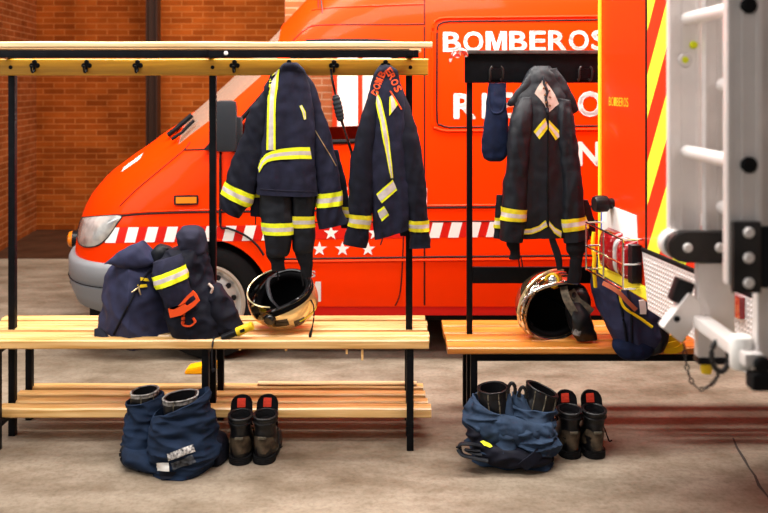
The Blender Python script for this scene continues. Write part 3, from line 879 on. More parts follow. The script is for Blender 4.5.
# ---- right rack
RB = thing('coat_rack_bench', 'orange-brown slatted bench with black steel back panel, partly behind the fire truck', 'bench', (.95, 4.14, 0))
RX0, RX1 = .292, 2.25
RYP = 4.14
for k, (y0, y1) in enumerate([(3.90, 4.0), (4.018, 4.115), (4.135, 4.238), (4.258, 4.36)]):
    plank('seat_slat', RB, 'wood_orange', RX0+(.003 if k % 2 else 0), RX1, y0, y1, .398, .43, 30+k)
for x in (.416, 2.10):
    bm = NB(); bar(bm, x, RYP, 0, 1.80, .027, .03); obj('post', bm, 'black_steel', RB)
    bm = NB(); bar(bm, x, 3.935, 0, .395, .031, .031); obj('leg', bm, 'black_steel', RB)
    bm = NB(); bar(bm, x, 4.325, 0, .395, .031, .031); obj('leg', bm, 'black_steel', RB)
    bm = NB(); box(bm, x-.013, x+.013, 3.95, 4.31, .368, .396, .003); obj('cross_bearer', bm, 'black_steel', RB)
bm = NB(); box(bm, .40, RX1-.03, 3.918, 3.945, .362, .397, .003); obj('seat_rail', bm, 'black_steel', RB)
bm = NB(); box(bm, .39, 2.2, 4.10, 4.124, 1.645, 1.785, .003); obj('hook_panel', bm, 'black_steel', RB)
bm = NB(); box(bm, .385, 2.21, 4.07, 4.20, 1.786, 1.802, .003); obj('top_plate', bm, mat('grey_edge_steel', (.10, .09, .085), .5, .3, var=.5, vscale=25), RB)
bm = NB(); box(bm, .43, 2.09, 4.125, 4.15, .672, .75, .003); obj('back_rail', bm, 'black_steel', RB)
for px in (495, 540, 583):
    c = P(px, 73, 4.099)
    bm = NB(); box(bm, c.x-.03, c.x+.03, 4.092, 4.099, c.z-.032, c.z+.02, .004); h = obj('double_hook', bm, 'black_steel', RB)
    for sg in (-1, 1):
        bm = NB(); tube(bm, spline([(c.x+sg*.026, 4.094, c.z-.03), (c.x+sg*.028, 4.07, c.z-.036), (c.x+sg*.030, 4.045, c.z-.02), (c.x+sg*.030, 4.04, c.z+.015), (c.x+sg*.02, 4.042, c.z+.03)], 5), .005, 8); obj('hook_prong', bm, M['bracket'], h)
# scrap of barrier tape tied to the end of the panel
bm = NB(); A, B_ = [], []
for k in range(13):
    t = k/12; p = P(461-12*t, 50+10*t+3*math.sin(t*7), 4.08-.02*math.sin(t*5)); A.append(p+Vector((0, 0, .012))); B_.append(p+Vector((.006*math.sin(t*9), .004, -.012)))
strip(bm, A, B_)
bm2 = NB(); tube(bm2, [P(460, 49, 4.06), P(465, 52, 4.06), P(466, 56, 4.07)], .012, 8); join(bm, bm2)
tp = obj('barrier_tape', bm, stripe_mat('red_white_tape', (.75, .05, .03), (.85, .8, .78), 1.0, .03))
tag(tp, 'scrap of red and white tape tied to the black panel corner of the right bench', 'tape'); origin_to(tp, P(461, 51, 4.08))

# orange wedge on the floor below the van
bm = NB(); yb = 4.80
prism(bm, [(-1.13, yb, 0), (-.96, yb, 0), (-.96, yb, .052), (-.985, yb, .052), (-1.12, yb, .026)], (0, .11, 0))
bmesh.ops.bevel(bm, geom=bm.edges[:], offset=.006, segments=2, affect='EDGES')
wc = obj('floor_wedge', bm, 'orange_block'); tag(wc, 'small orange wedge on the floor below the van front wheel', 'wedge'); origin_to(wc, (-1.05, 4.85, 0))
# ================================================================== GARMENTS ON HOOKS
HV = (0, 0, 0, 1, 1, 1, 0, 0, 0)          # yellow / silver / yellow tape, material slots
HVM = ['hivis', 'silver']; HVO = ['hivis_o', 'silver']
def soft(name, S, m, parent, **kw):
    bm = NB(); S.mesh(bm, **kw); return obj(name, bm, m, parent, smooth=80)
def band_obj(S, a, b, parent, mats=HVM, off=.004, u0=0, u1=1):
    bm = NB(); S.band(bm, a, b, off, u0, u1, strips=HV); return obj('reflective_band', bm, mats, parent, smooth=80)
def patch_obj(bvh, rows, parent, mats=HVM, strips=(0, 1, 1, 0), name='reflective_band', nu=8, sub=6, off=.004):
    bm = NB(); patch(bm, bvh, rows, nu, sub, off, strips); return obj(name, bm, mats, parent, smooth=80)

# ---- inner jacket whose dark sleeves hang below the first jacket
Y1 = 3.855
IJ = thing('inner_jacket', 'black jacket with knitted cuffs hanging underneath the leftmost navy fire jacket', 'jacket', P(288, 75, 3.88))
Sb = Surf([(283, 72, 297, 72, 3.89, .012), (275, 85, 305, 85, 3.885, .02), (268, 120, 312, 120, 3.88, .028), (263, 160, 315, 160, 3.88, .03), (262, 205, 316, 205, 3.88, .028)], seed=1)
soft('body', Sb, 'black_cloth', IJ)
Sl = Surf([(262, 180, 290, 180, 3.84, .03), (259, 205, 291, 204, 3.84, .035), (261, 225, 291, 225, 3.835, .036), (263, 240, 290, 240, 3.835, .036), (265, 252, 289, 251, 3.835, .033), (269, 257, 286, 256, 3.835, .026)], seed=2, amp=.006)
s_ = soft('sleeve', Sl, 'black_cloth', IJ)
band_obj(Sl, 222, 234, s_)
Sc = Surf([(266, 250, 287, 249, 3.835, .024), (267, 256, 286, 255, 3.835, .022), (271, 264, 285, 263, 3.835, .019), (272, 271, 286, 270, 3.835, .018)], seed=3, amp=.003)
soft('knit_cuff', Sc, 'knit', s_, nu=40, nv=20)
Sr = Surf([(290, 180, 316, 180, 3.855, .03), (291, 200, 316, 200, 3.855, .034), (291, 220, 315, 220, 3.85, .034), (292, 238, 316, 236, 3.85, .034), (293, 250, 315, 248, 3.85, .03), (297, 254, 312, 253, 3.85, .022)], seed=4, amp=.006)
s_ = soft('sleeve', Sr, 'black_cloth', IJ)
band_obj(Sr, 215.5, 227, s_, HVO)
Sc = Surf([(294, 244, 314, 243, 3.85, .022), (295, 254, 313, 254, 3.85, .02), (299, 264, 313, 264, 3.85, .018), (300, 276, 312, 277, 3.85, .017)], seed=5, amp=.003)
soft('knit_cuff', Sc, 'knit', s_, nu=40, nv=20)
for x0, y0 in ((277, 270), (302, 276), (309, 276)):
    bm = NB(); tube(bm, spline([P(x0, y0-2, 3.835), P(x0+.5, y0+4, 3.832), P(x0+1.5, y0+10, 3.835)], 4), .0035, 6); obj('thumb_loop', bm, 'knit', IJ)

# ---- first jacket (back view)
J1 = thing('fire_jacket', 'navy fire jacket with vertical and horizontal yellow stripes hanging from the left rack, leftmost', 'jacket', P(290, 66, 3.87), 'fire jackets on the racks')
S = Surf([(286, 62.5, 297, 62.5, 3.875, .014), (279, 68, 303, 68, 3.87, .03), (273, 80, 308, 80, 3.86, .042), (268, 100, 312, 100, 3.855, .05), (264, 130, 315, 130, 3.845, .055), (261, 155, 315, 153, 3.84, .055), (258, 175, 317, 175, 3.835, .052), (257, 194, 319.5, 196, 3.835, .05)], seed=6, n=2.4, fz=1.6, amp=.007)
body = soft('body', S, 'navy', J1, nu=96, nv=80)
B = bvh_of([body])
patch_obj(B, [(273, 74, 280, 69, ), (269.5, 80, 279, 75.5), (269, 86, 278, 86), (268, 100, 276, 100), (267.5, 115, 275.5, 115), (266.5, 150, 275.5, 150)], J1, strips=(0, 0, 1, 1, 1, 1, 0, 0), nu=8)
bm = NB()
G = [[(258.5, 168), (261, 160), (266, 154), (272, 151), (280, 149), (290, 147.8), (300, 147.2), (309.5, 147.2)], [(259.5, 172.5), (264, 165), (268, 162), (273, 160.5), (281, 159.6), (290, 159.2), (300, 158.8), (311.5, 159)]]
rows_ = []
for j in range(10):
    t = j/9; rows_.append([on(B, G[0][i][0]+(G[1][i][0]-G[0][i][0])*t, G[0][i][1]+(G[1][i][1]-G[0][i][1])*t, .0052) or P(*G[0][i], 3.79) for i in range(8)])
grid(bm, rows_, mif=lambda i, j: HV[j]); obj('reflective_band', bm, HVM, J1, smooth=80)
# lighter hem panel seam
bm = NB(); pl_ = polyline_on(B, [(260, 189), (288, 191), (318, 191.5)], .001); tube(bm, pl_, .002, 5); obj('hem_seam', bm, 'navy_light', J1)
S = Surf([(269, 76, 284, 70, 3.87, .022), (262, 92, 277, 92, 3.865, .032), (250, 112, 271, 120, 3.855, .04), (240, 138, 267, 150, 3.85, .043), (231, 165, 260, 177, 3.845, .043), (225, 188, 250, 200, 3.845, .042), (219.5, 207, 239, 218, 3.845, .038)], seed=7, skew=.5, amp=.009, n=2.3)
sl = soft('sleeve', S, 'navy_dark', J1, nu=72, nv=70)
band_obj(S, 187.5, 200, sl)
S = Surf([(298, 68, 304, 70, 3.88, .018), (298, 84, 313, 84, 3.885, .026), (303, 108, 324, 112, 3.885, .032), (309, 140, 332, 140, 3.88, .036), (314, 170, 338, 170, 3.875, .038), (316, 195, 342, 192, 3.87, .04), (317, 215, 345, 213, 3.87, .04), (319, 229, 349, 223, 3.87, .034)], seed=8, skew=-.3, amp=.008)
sr = soft('sleeve', S, 'navy', J1, nu=72, nv=70)
band_obj(S, 192, 206, sr)
bm = NB(); pl_ = polyline_on(bvh_of([sr]), [(309, 118), (315, 130), (322, 142), (330, 155), (336, 166)], .002); tube(bm, pl_, .0022, 6); obj('zip', bm, 'zip', sr)
patch_obj(bvh_of([sr, body]), [(299.5, 106, 302, 105), (302, 112, 305.5, 112), (304, 120, 306, 119)], J1)
# flaps of the front that hang behind
S = Surf([(254, 150, 264, 152, 3.885, .012), (252, 175, 266, 175, 3.885, .014), (251, 198, 268, 198, 3.885, .014), (250.5, 216, 262, 217, 3.885, .012)], seed=9, amp=.004)
f = soft('front_flap', S, 'navy', J1, nu=40, nv=30); band_obj(S, 183, 197, f)
S = Surf([(326, 150, 338, 150, 3.905, .010), (334, 180, 346, 180, 3.905, .012), (338, 205, 349, 206, 3.905, .012), (341, 228, 350, 228, 3.905, .010)], seed=10, amp=.004)
f = soft('front_flap', S, 'navy_dark', J1, nu=40, nv=30); band_obj(S, 206.5, 217, f, HVO)
bm = NB(); tube(bm, spline([P(255.5, 214, 3.885), P(255.6, 220, 3.884), P(255.5, 224.5, 3.885)], 3), .003, 6); obj('drawstring', bm, 'black_cloth', J1)

# ---- second jacket (collar lettered in orange)
J2 = thing('fire_jacket', 'navy fire jacket with orange lettered collar hanging at the right end of the left rack', 'jacket', P(385, 68, 3.87), 'fire jackets on the racks')
S = Surf([(380, 65, 391, 65, 3.88, .014), (375, 71, 396, 71, 3.875, .026), (371, 82, 400, 84, 3.865, .036), (367, 100, 404, 100, 3.855, .045), (364, 130, 408, 130, 3.845, .05), (363, 160, 410, 160, 3.84, .05), (366, 190, 411, 190, 3.84, .048), (371, 215, 410, 213, 3.84, .045), (374, 240, 409, 229, 3.84, .036)], seed=11, n=2.3, fz=1.6, amp=.009)
body = soft('body', S, 'navy', J2, nu=96, nv=80); B = bvh_of([body])
S = Surf([(371, 88, 382, 84, 3.865, .02), (364, 105, 379, 108, 3.85, .035), (357, 135, 376, 138, 3.835, .042), (352, 165, 374, 168, 3.83, .042), (349, 195, 373, 196, 3.83, .042), (348, 215, 372, 217, 3.83, .042), (345.5, 232, 369.5, 236, 3.83, .038), (342, 243, 366, 248, 3.83, .034)], seed=12, skew=.2, amp=.009)
sl = soft('sleeve', S, 'navy_dark', J2, nu=72, nv=70); band_obj(S, 214, 227, sl, HVO)
S = Surf([(390, 84, 400, 82, 3.87, .02), (392, 105, 409, 104, 3.855, .034), (397, 135, 417, 133, 3.845, .04), (402, 165, 422, 165, 3.84, .042), (406, 195, 426, 193, 3.84, .042), (408.5, 215, 428.5, 215, 3.84, .042), (409.5, 232, 430, 232, 3.84, .038), (408, 248, 431.5, 247, 3.84, .036)], seed=13, skew=-.2, amp=.009)
sr = soft('sleeve', S, 'navy_dark', J2, nu=72, nv=70); band_obj(S, 220, 231, sr, HVO)
S = Surf([(398, 205, 412, 205, 3.90, .012), (399, 220, 414, 219, 3.90, .012), (400, 236, 414, 236, 3.90, .010)], seed=14, amp=.003)
f = soft('front_flap', S, 'navy_dark', J2, nu=40, nv=20); band_obj(S, 216, 225, f, HVO)
patch_obj(B, [(375.5, 95, 377.5, 92), (376, 104, 381.5, 101), (379.5, 120, 385.5, 118), (383, 140, 389, 138), (387, 160, 391.5, 160), (390.5, 178, 393, 178)], J2)
patch_obj(B, [(389.5, 97, 393, 94), (389.3, 104, 396, 99.5), (389.3, 116, 398, 104.5)], J2)
# slanting chest tapes: long strips across
patch_obj(B, [(376.5, 194, 392.5, 179.5), (379, 199, 395, 184.5), (382, 203.2, 397.2, 190)], J2, strips=(0,), name='reflective_band')
bm = NB(); patch(bm, B, [(377.3, 195.6, 393.4, 181.2), (380.8, 201.3, 396.3, 188)], 6, 4, .0055); obj('silver_strip', bm, 'silver', J2)
patch_obj(B, [(377.5, 211, 384, 206), (379.5, 216, 386.5, 210), (382, 221.5, 389, 215)], J2, strips=(0,))
bm = NB(); patch(bm, B, [(378.4, 213, 384.9, 208), (380.8, 219, 388, 213)], 6, 4, .0055); obj('silver_strip', bm, 'silver', J2)
bm = NB(); pl_ = polyline_on(B, [(390, 91), (396, 100), (401.5, 109.5)], .003); tube(bm, pl_, .0035, 6); obj('orange_piping', bm, 'orange_red', J2)
# collar letters
def place_letter(ch, cx, cy, h, w, ang, bvh, parent, m='orange_red'):
    bm = NB(); c, s = math.cos(ang), math.sin(ang)
    def fn(x, y): return on(bvh, cx+x*c-y*s, cy+x*s+y*c, .004) or P(cx+x*c-y*s, cy+x*s+y*c, 3.835)
    (m_poly(bm, fn, -w/2, -h/2, w/2, h/2) if ch == 'M' else text_on(bm, ch, fn, -w/2, -h/2, w/2, h/2, .03)); obj('lettering', bm, m, parent, smooth=0)
for ch, x, y, a in (('B', 375.5, 92.5, -1.0), ('O', 377, 86.5, -1.1), ('M', 379, 81, -1.15), ('B', 382, 74.5, -1.1), ('E', 389, 71.5, .9), ('R', 392, 76.5, 1.05), ('O', 394.5, 82.5, 1.1), ('S', 397.5, 89, 1.05)):
    place_letter(ch, x, y, 7.2, 5.6, a, B, J2)
bm = NB(); tube(bm, spline([P(382, 232, 3.80), P(382.5, 238, 3.80), P(380.5, 245, 3.805)], 4), .003, 6); obj('drawstring', bm, 'black_cloth', J2)
bm = NB(); tube(bm, spline([P(382, 69, 3.875), P(385.5, 64.5, 3.885), P(389, 69, 3.875)], 4), .004, 6); obj('hanging_loop', bm, 'black_cloth', J2)

# ---- third jacket, right rack
Y3 = 4.035
J3 = thing('fire_jacket', 'black fire jacket with chest chevrons and pale collar patch hanging on the right rack', 'jacket', P(541, 68, 4.06), 'fire jackets on the racks')
S = Surf([(534, 66, 550, 66, 4.055, .016), (526, 73, 556, 73, 4.045, .032), (520, 85, 563, 86, 4.03, .042), (514, 100, 568, 101, 4.015, .052), (509, 125, 571, 125, 4.0, .06), (507, 155, 573, 155, 3.995, .062), (506, 185, 577, 185, 3.99, .06), (505, 215, 580, 213, 3.99, .056), (512, 238, 578, 236, 3.99, .046)], seed=15, n=2.4, fz=1.1, amp=.008)
body = soft('body', S, 'black_cloth', J3, nu=100, nv=84); B = bvh_of([body])
# collar wings
S = Surf([(536, 68, 548, 72, 4.04, .014), (524, 80, 537, 92, 4.02, .018), (510, 98, 521, 105, 4.01, .014), (507, 105, 511, 107, 4.01, .006)], seed=16, amp=.002)
soft('collar', S, 'black_cloth', J3, nu=48, nv=40)
S = Surf([(544, 70, 556, 68, 4.04, .014), (553, 90, 565, 80, 4.02, .018), (563, 107, 575, 99, 4.005, .016), (572, 115, 579, 110, 4.0, .008)], seed=17, amp=.002)
soft('collar', S, 'black_cloth', J3, nu=48, nv=40)
S = Surf([(519, 98, 534, 96, 4.0, .03), (512, 115, 533, 118, 3.975, .045), (507, 145, 529, 148, 3.96, .048), (504, 175, 527, 178, 3.955, .048), (502, 205, 525.5, 208, 3.95, .048), (501, 224, 524, 225, 3.95, .046), (501, 240, 523, 242, 3.95, .042)], seed=18, skew=.1, amp=.008)
sl = soft('sleeve', S, 'black_cloth', J3, nu=72, nv=70); band_obj(S, 207.5, 220, sl, HVO)
Sc = Surf([(506, 236, 521, 237, 3.95, .026), (507, 245, 520, 246, 3.95, .024), (510, 252, 520, 252, 3.95, .02), (509, 259, 521, 259, 3.95, .02)], seed=19, amp=.003)
soft('knit_cuff', Sc, 'knit', sl, nu=40, nv=20)
for x in (519, 522): 
    bm = NB(); tube(bm, spline([P(x-1, 256, 3.95), P(x, 262, 3.948), P(x+.5, 268, 3.95)], 3), .003, 6); obj('thumb_loop', bm, 'knit', sl)
S = Surf([(556, 98, 570, 100, 4.0, .03), (556, 118, 574, 118, 3.98, .044), (558, 145, 577, 144, 3.965, .048), (560, 175, 581, 173, 3.96, .048), (561, 205, 584, 203, 3.955, .048), (561.5, 225, 586.5, 221, 3.955, .046), (563, 243, 590, 238, 3.955, .042)], seed=20, skew=-.1, amp=.008)
sr = soft('sleeve', S, 'black_cloth', J3, nu=72, nv=70); band_obj(S, 217, 229.5, sr, HVO)
Sc = Surf([(566, 238, 588, 236, 3.955, .03), (566, 250, 587, 248, 3.955, .028), (570, 258, 583, 257, 3.955, .02), (569, 270, 582, 270, 3.955, .018), (567, 283, 581, 282, 3.955, .018)], seed=21, amp=.003)
soft('knit_cuff', Sc, 'knit', sr, nu=40, nv=24)
S = Surf([(497, 195, 508, 195, 4.01, .014), (495, 215, 508, 215, 4.01, .016), (493, 238, 506, 239, 4.01, .014)], seed=22, amp=.004)
f = soft('front_flap', S, 'black_cloth', J3, nu=40, nv=24); band_obj(S, 217.5, 228, f, HVO)
S = Surf([(580, 200, 588, 200, 4.01, .014), (582, 220, 594, 220, 4.01, .014), (586, 236, 595, 235, 4.01, .012)], seed=23, amp=.004)
soft('front_flap', S, 'black_cloth', J3, nu=40, nv=24)
# hem tape, curving up to the zip
patch_obj(B, [(523.5, 229, 523.5, 234.5), (531, 228.5, 532, 234), (539, 225.5, 540, 231), (545.5, 220, 547.5, 226.5)], J3, HVO, strips=(0, 1, 1, 0))
patch_obj(B, [(549, 221, 549, 226), (555, 227.5, 554, 233), (561.5, 231, 561, 238)], J3, HVO, strips=(0, 1, 1, 0))
# chest chevrons
for q in (([(533.5, 131.5, 545, 118), (539.5, 139.5, 548, 128)],), ([(548.8, 120, 562.3, 134), (548.8, 130, 555.5, 140.3)],)):
    r = q[0]
    patch_obj(B, r, J3, HVO, strips=(0,))
    a, b = r
    m1 = tuple(a[i]+(b[i]-a[i])*.3 for i in range(4)); m2 = tuple(a[i]+(b[i]-a[i])*.68 for i in range(4))
    bm = NB(); patch(bm, B, [m1, m2], 6, 4, .0055); obj('silver_strip', bm, 'silver', J3)
# pale patch under the collar with dark cord
bm = NB(); patch(bm, B, [(542.5, 80, 544.5, 80), (538, 87, 549, 86), (534.5, 93.5, 555, 95), (540, 99, 559, 104), (544, 104, 555, 107), (547.8, 112, 549.5, 112)], 8, 4, .004); cp = obj('collar_patch', bm, 'tan_patch', J3, smooth=80)
bm = NB(); pl_ = polyline_on(B, [(543.5, 77), (544, 84), (547, 92), (545.5, 98), (547, 106), (547.5, 113)], .006, 2); tube(bm, pl_, .007, 8); obj('cord', bm, 'black_cloth', cp)
bm = NB()
for x, y in ((546, 83), (544, 88), (548, 90.5), (545, 94.5), (549, 97), (546, 102), (549, 105)):
    p = on(B, x, y, .012); d = p+Vector((.006*(1 if x > 546 else -1), -.002, -.007)); tube(bm, [p, d], .004, 6)
obj('lacing', bm, mat('brown_lacing', (.18, .08, .03), .7), cp)
bm = NB(); pl_ = polyline_on(B, [(547.8, 114), (548, 150), (547.5, 190), (548.5, 228)], .002); tube(bm, pl_, .004, 6); obj('zip', bm, 'black_gloss', J3)
S = Surf([(546, 222, 551, 222, 3.955, .006), (549, 240, 556, 240, 3.955, .006), (554, 255, 561, 254, 3.955, .006), (557, 270, 563, 269, 3.955, .006)], n=3, amp=.002, seed=24)
soft('strap', S, 'black_cloth', J3, nu=24, nv=30)
bm = NB(); tube(bm, [P(507.5, 107, 4.0), P(510, 107.4, 3.995), P(514, 106.6, 3.995)], .004, 6); obj('orange_tab', bm, 'orange_red', J3)

# ---- blue cloth pouch
S = Surf([(488, 83, 506, 83, 4.075, .010), (486.5, 95, 507, 95, 4.06, .018), (486, 108, 508, 108, 4.05, .026), (484, 125, 508.5, 125, 4.045, .03), (482, 142, 509, 142, 4.04, .032), (481.5, 152, 508, 152, 4.04, .03), (484, 158, 505, 158, 4.04, .024), (490, 161.5, 500, 161.5, 4.04, .01)], seed=25, amp=.006)
PO = thing('balaclava', 'dark blue knitted hood hanging from the left hook of the black panel', 'hood', P(496, 84, 4.07))
pb = soft('cloth', S, 'pouch_blue', PO); B = bvh_of([pb])
bm = NB(); pl_ = polyline_on(B, cpx([(489, 88), (489.5, 104), (492, 111.5), (497, 113.5), (502, 111), (504.5, 103), (505, 88)]), .002, 2); tube(bm, pl_, .0045, 8); obj('face_opening_hem', bm, 'pouch_blue', PO)

# ---- hanging cable with thick handset
CB = thing('radio_cable', 'black coiled radio cable with thick plug hanging from the hook between the two navy jackets', 'cable', P(334, 73, 3.88))
bm = NB(); tube(bm, spline([P(331, 69, 3.885), P(332, 78, 3.875), P(334.5, 90, 3.87), P(336, 97, 3.87)], 6), [.006]*19, 8); obj('cord', bm, 'black_gloss', CB)
bm = NB(); pts = spline([P(335.5, 95, 3.87), P(338.5, 109, 3.868), P(341, 121, 3.868)], 14); tube(bm, pts, [.010+.009*math.sin(PI*min(1, i/(len(pts)-1)))**.5+(.0025 if i % 4 < 2 else 0) for i in range(len(pts))], 14); obj('plug', bm, 'plastic', CB)
bm = NB(); tube(bm, spline([P(341, 119, 3.868), P(344.5, 130, 3.87), P(349, 144, 3.87), P(352, 156, 3.88), P(353, 175, 3.89)], 8), .0065, 8); obj('cord', bm, 'black_gloss', CB)
# ---- thin black cable hanging on the van side
bm = NB(); pts = [(220.5, 152), (220.5, 200), (220.8, 226), (228, 228), (240, 232.5), (250, 238.5), (258, 246), (264, 255)]
pp = [on(VB, x, y, .012) for x, y in cpx(pts)]
tube(bm, [p for p in pp if p], .0065, 8); obj('hanging_lead', bm, 'rubber', van)
# ================================================================== FIRE TRUCK (right edge)
TA = Vector((.945, 3.70, 0)); TD = Vector((.158, -1, 0)).normalized()      # along the face, towards the camera
TN = Vector((-1, -.158, 0)).normalized()                                   # out of the face
def T(px, py, off=0):
    Y = 1300/(px-250); p = P(px, py, Y); return p+TN*off
def tz(px, py): return T(px, py).z
def along(px): Y = 1300/(px-250); return (3.70-Y)/1.0
def fp(Y, z, off=0): return Vector((.945+.158*(3.7-Y), Y, z))+TN*off       # face point
def slab(bm, pts, t, off=0, mi=0):
    """pts (Y,z) on the face -> thin slab standing t out of it"""
    prism(bm, [fp(y, z, off) for y, z in pts], TN*t, mi)
def pxz(px, py): p = T(px, py); return (p.y, p.z)
TR = thing('fire_truck', 'red fire truck with yellow chevron stripes and aluminium shutter at the right edge', 'fire truck', fp(2.4, 0)+Vector((1, 0, 0)))
BACK = Vector((2.2, .35, 0))
bm = NB(); prism(bm, [fp(3.70, .82), fp(3.28, .80), fp(3.28, 3.3), fp(3.70, 3.3)], BACK); obj('body', bm, 'truck_red', TR, smooth=0)
bm = NB(); prism(bm, [fp(3.279, .80), fp(1.2, .80), fp(1.2, 3.3), fp(3.279, 3.3)], BACK); obj('body', bm, 'truck_red', TR, smooth=0)
bm = NB(); slab(bm, [(3.283, .86), (3.270, .86), (3.270, 3.3), (3.283, 3.3)], .003); obj('panel_line', bm, 'seam', TR, smooth=0)
# yellow corner trim
bm = NB(); tube(bm, [fp(3.70, .84, .004), fp(3.70, 2, .004), fp(3.70, 3.3, .004)], .0095, 10); obj('corner_trim', bm, 'truck_yellow', TR)
# chevron panel and chevron band above the tread plate
ZT1 = 1.005
bm = NB(); slab(bm, [(3.262, .99), (3.03, .99), (3.03, 3.25), (3.262, 3.25)], .004); slab(bm, [(3.028, .99), (1.25, .985), (1.25, 1.16), (3.028, 1.16)], .004)
bmesh.ops.remove_doubles(bm, verts=bm.verts[:], dist=.003)
obj('chevron_panel', bm, 'chevron', TR, smooth=0)
# roller shutter
bm = NB()
rows_ = []
z = 1.20
prof = []
while z < 3.2:
    for k in range(6): prof.append((z+.045*k/6, .012+.006*math.sin(PI*k/6)))
    z += .045
grid(bm, [[fp(3.02, z, o), fp(1.25, z, o)] for z, o in prof]); obj('roller_shutter', bm, 'shutter', TR, smooth=60)
bm = NB(); slab(bm, [(3.03, 1.165), (1.25, 1.165), (1.25, 1.20), (3.03, 1.20)], .02); slab(bm, [(3.045, 1.165), (3.005, 1.165), (3.005, 3.25), (3.045, 3.25)], .02)
bmesh.ops.remove_doubles(bm, verts=bm.verts[:], dist=.0005)
obj('shutter_frame', bm, 'alu', TR, smooth=0)
# tread plate
bm = NB()
a, b_, c, d = pxz(646, 249.5), (1.25, 1.0), (1.25, .70), pxz(652, 309)
slab(bm, [a, b_, c, d], .012, .004); obj('tread_plate', bm, 'tread', TR, smooth=0)
bm = NB(); tube(bm, [fp(a[0], a[1], .012), fp(1.25, 1.0, .012)], .009, 8); obj('tread_edge', bm, 'black_steel', TR)
# yellow bumper strip
bm = NB(); slab(bm, [(3.70, .850), (3.235, .862), (3.225, .808), (3.70, .815)], .014, 0); bmesh.ops.bevel(bm, geom=bm.edges[:], offset=.006, segments=2, affect='EDGES')
obj('bumper_strip', bm, 'truck_yellow', TR)
# white sticker, blue edge, black knob
bm = NB(); slab(bm, [pxz(602.5, 202), pxz(637.5, 215.5), pxz(638.8, 247.5), pxz(602.5, 230.5)], .003, .001); st = obj('sticker', bm, 'white', TR, smooth=0)
bm = NB(); slab(bm, [pxz(601.0, 202), pxz(603.2, 203), pxz(603.2, 229), pxz(601.0, 228)], .002, .0035); obj('blue_edge', bm, mat('blue_vinyl', (.06, .08, .55), .4), st, smooth=0)
bm = NB(); lathe(bm, [(0, -.01), (.022, -.01), (.022, .02), (.034, .03), (.036, .07), (.03, .085), (0, .088)], T(613, 203.5), TN, 24); obj('rubber_buffer', bm, 'plastic_black', TR)
# yellow lettering on the column
bm = NB(); word_on(bm, 'BOMBEROS', lambda x, y: T(x, y, .003), 609.5, 97.0, 629, 105.5, 0, 1.2); obj('lettering', bm, mat('yellow_vinyl', (.95, .50, .02), .4), TR, smooth=0)
# tail lamp with wire guard
bm = NB()
def lamp_grid(y0, y1, z0, z1, d, r=.25):
    N = 12; R = []
    for j in range(N+1):
        v = j/N*2-1; row = []
        for i in range(N+1):
            u = i/N*2-1
            h = d*max(0, 1-abs(u)**4)**.5*max(0, 1-abs(v)**4)**.5
            row.append(fp(y0+(y1-y0)*(u+1)/2, z0+(z1-z0)*(v+1)/2+.015*(1-(u+1)/2)*0, h+.004))
        R.append(row)
    return R
yl, ym, ymm, yr = 3.625, 3.475, 3.445, 3.315
bm = NB(); grid(bm, lamp_grid(yl, ym, .856, 1.03, .055)); tl = obj('tail_lamp', bm, 'tail_red', TR, smooth=60)
bm = NB(); grid(bm, lamp_grid(ymm, yr+.03, .856, 1.02, .055)); obj('lamp_lens', bm, 'tail_red', tl, smooth=60)
bm = NB(); grid(bm, lamp_grid(ym, ymm, .86, 1.02, .05)); obj('clear_lens', bm, 'lens', tl, smooth=60)
bm = NB(); slab(bm, [(3.345, .862), (3.31, .862), (3.31, 1.01), (3.345, 1.01)], .04, .003); obj('lamp_end', bm, 'plastic_black', tl, smooth=0)
o_ = .085
for nme, pts in (('top', [fp(3.66, 1.045, 0), fp(3.66, 1.045, o_), fp(3.30, 1.035, o_), fp(3.30, 1.035, 0)]), ('mid', [fp(3.66, .945, 0), fp(3.66, .945, o_), fp(3.30, .94, o_), fp(3.30, .94, 0)]), ('low', [fp(3.66, .845, 0), fp(3.66, .845, o_), fp(3.30, .845, o_), fp(3.30, .845, 0)])):
    bm = NB(); tube(bm, pts, .0042, 8); obj('guard_wire', bm, 'chrome', tl)
for y in (3.66, 3.48, 3.30):
    bm = NB(); tube(bm, [fp(y, .845, o_), fp(y, 1.04, o_)], .0042, 8); obj('guard_wire', bm, 'chrome', tl)
# small red reflector below the chevrons further along
bm = NB(); slab(bm, [(2.66, .92), (2.60, .92), (2.60, .985), (2.66, .985)], .018, .016); obj('reflector', bm, 'tail_red', TR, smooth=0)
# bracket that carries the ladder
YL = 2.10
bm = NB(); obox(bm, Vector(((.86+fp(2.0, 0).x)/2, 2.03, 1.245)), Matrix.Identity(3), ((fp(2.0, 0).x-.86)/2+.01, .025, .03), .006); obj('ladder_arm', bm, 'bracket', TR)
bm = NB(); obox(bm, Vector(((.88+fp(1.78, 0).x)/2, 1.80, 1.24)), Matrix.Identity(3), ((fp(1.78, 0).x-.88)/2+.01, .02, .03), .006); obj('ladder_arm', bm, 'bracket', TR)

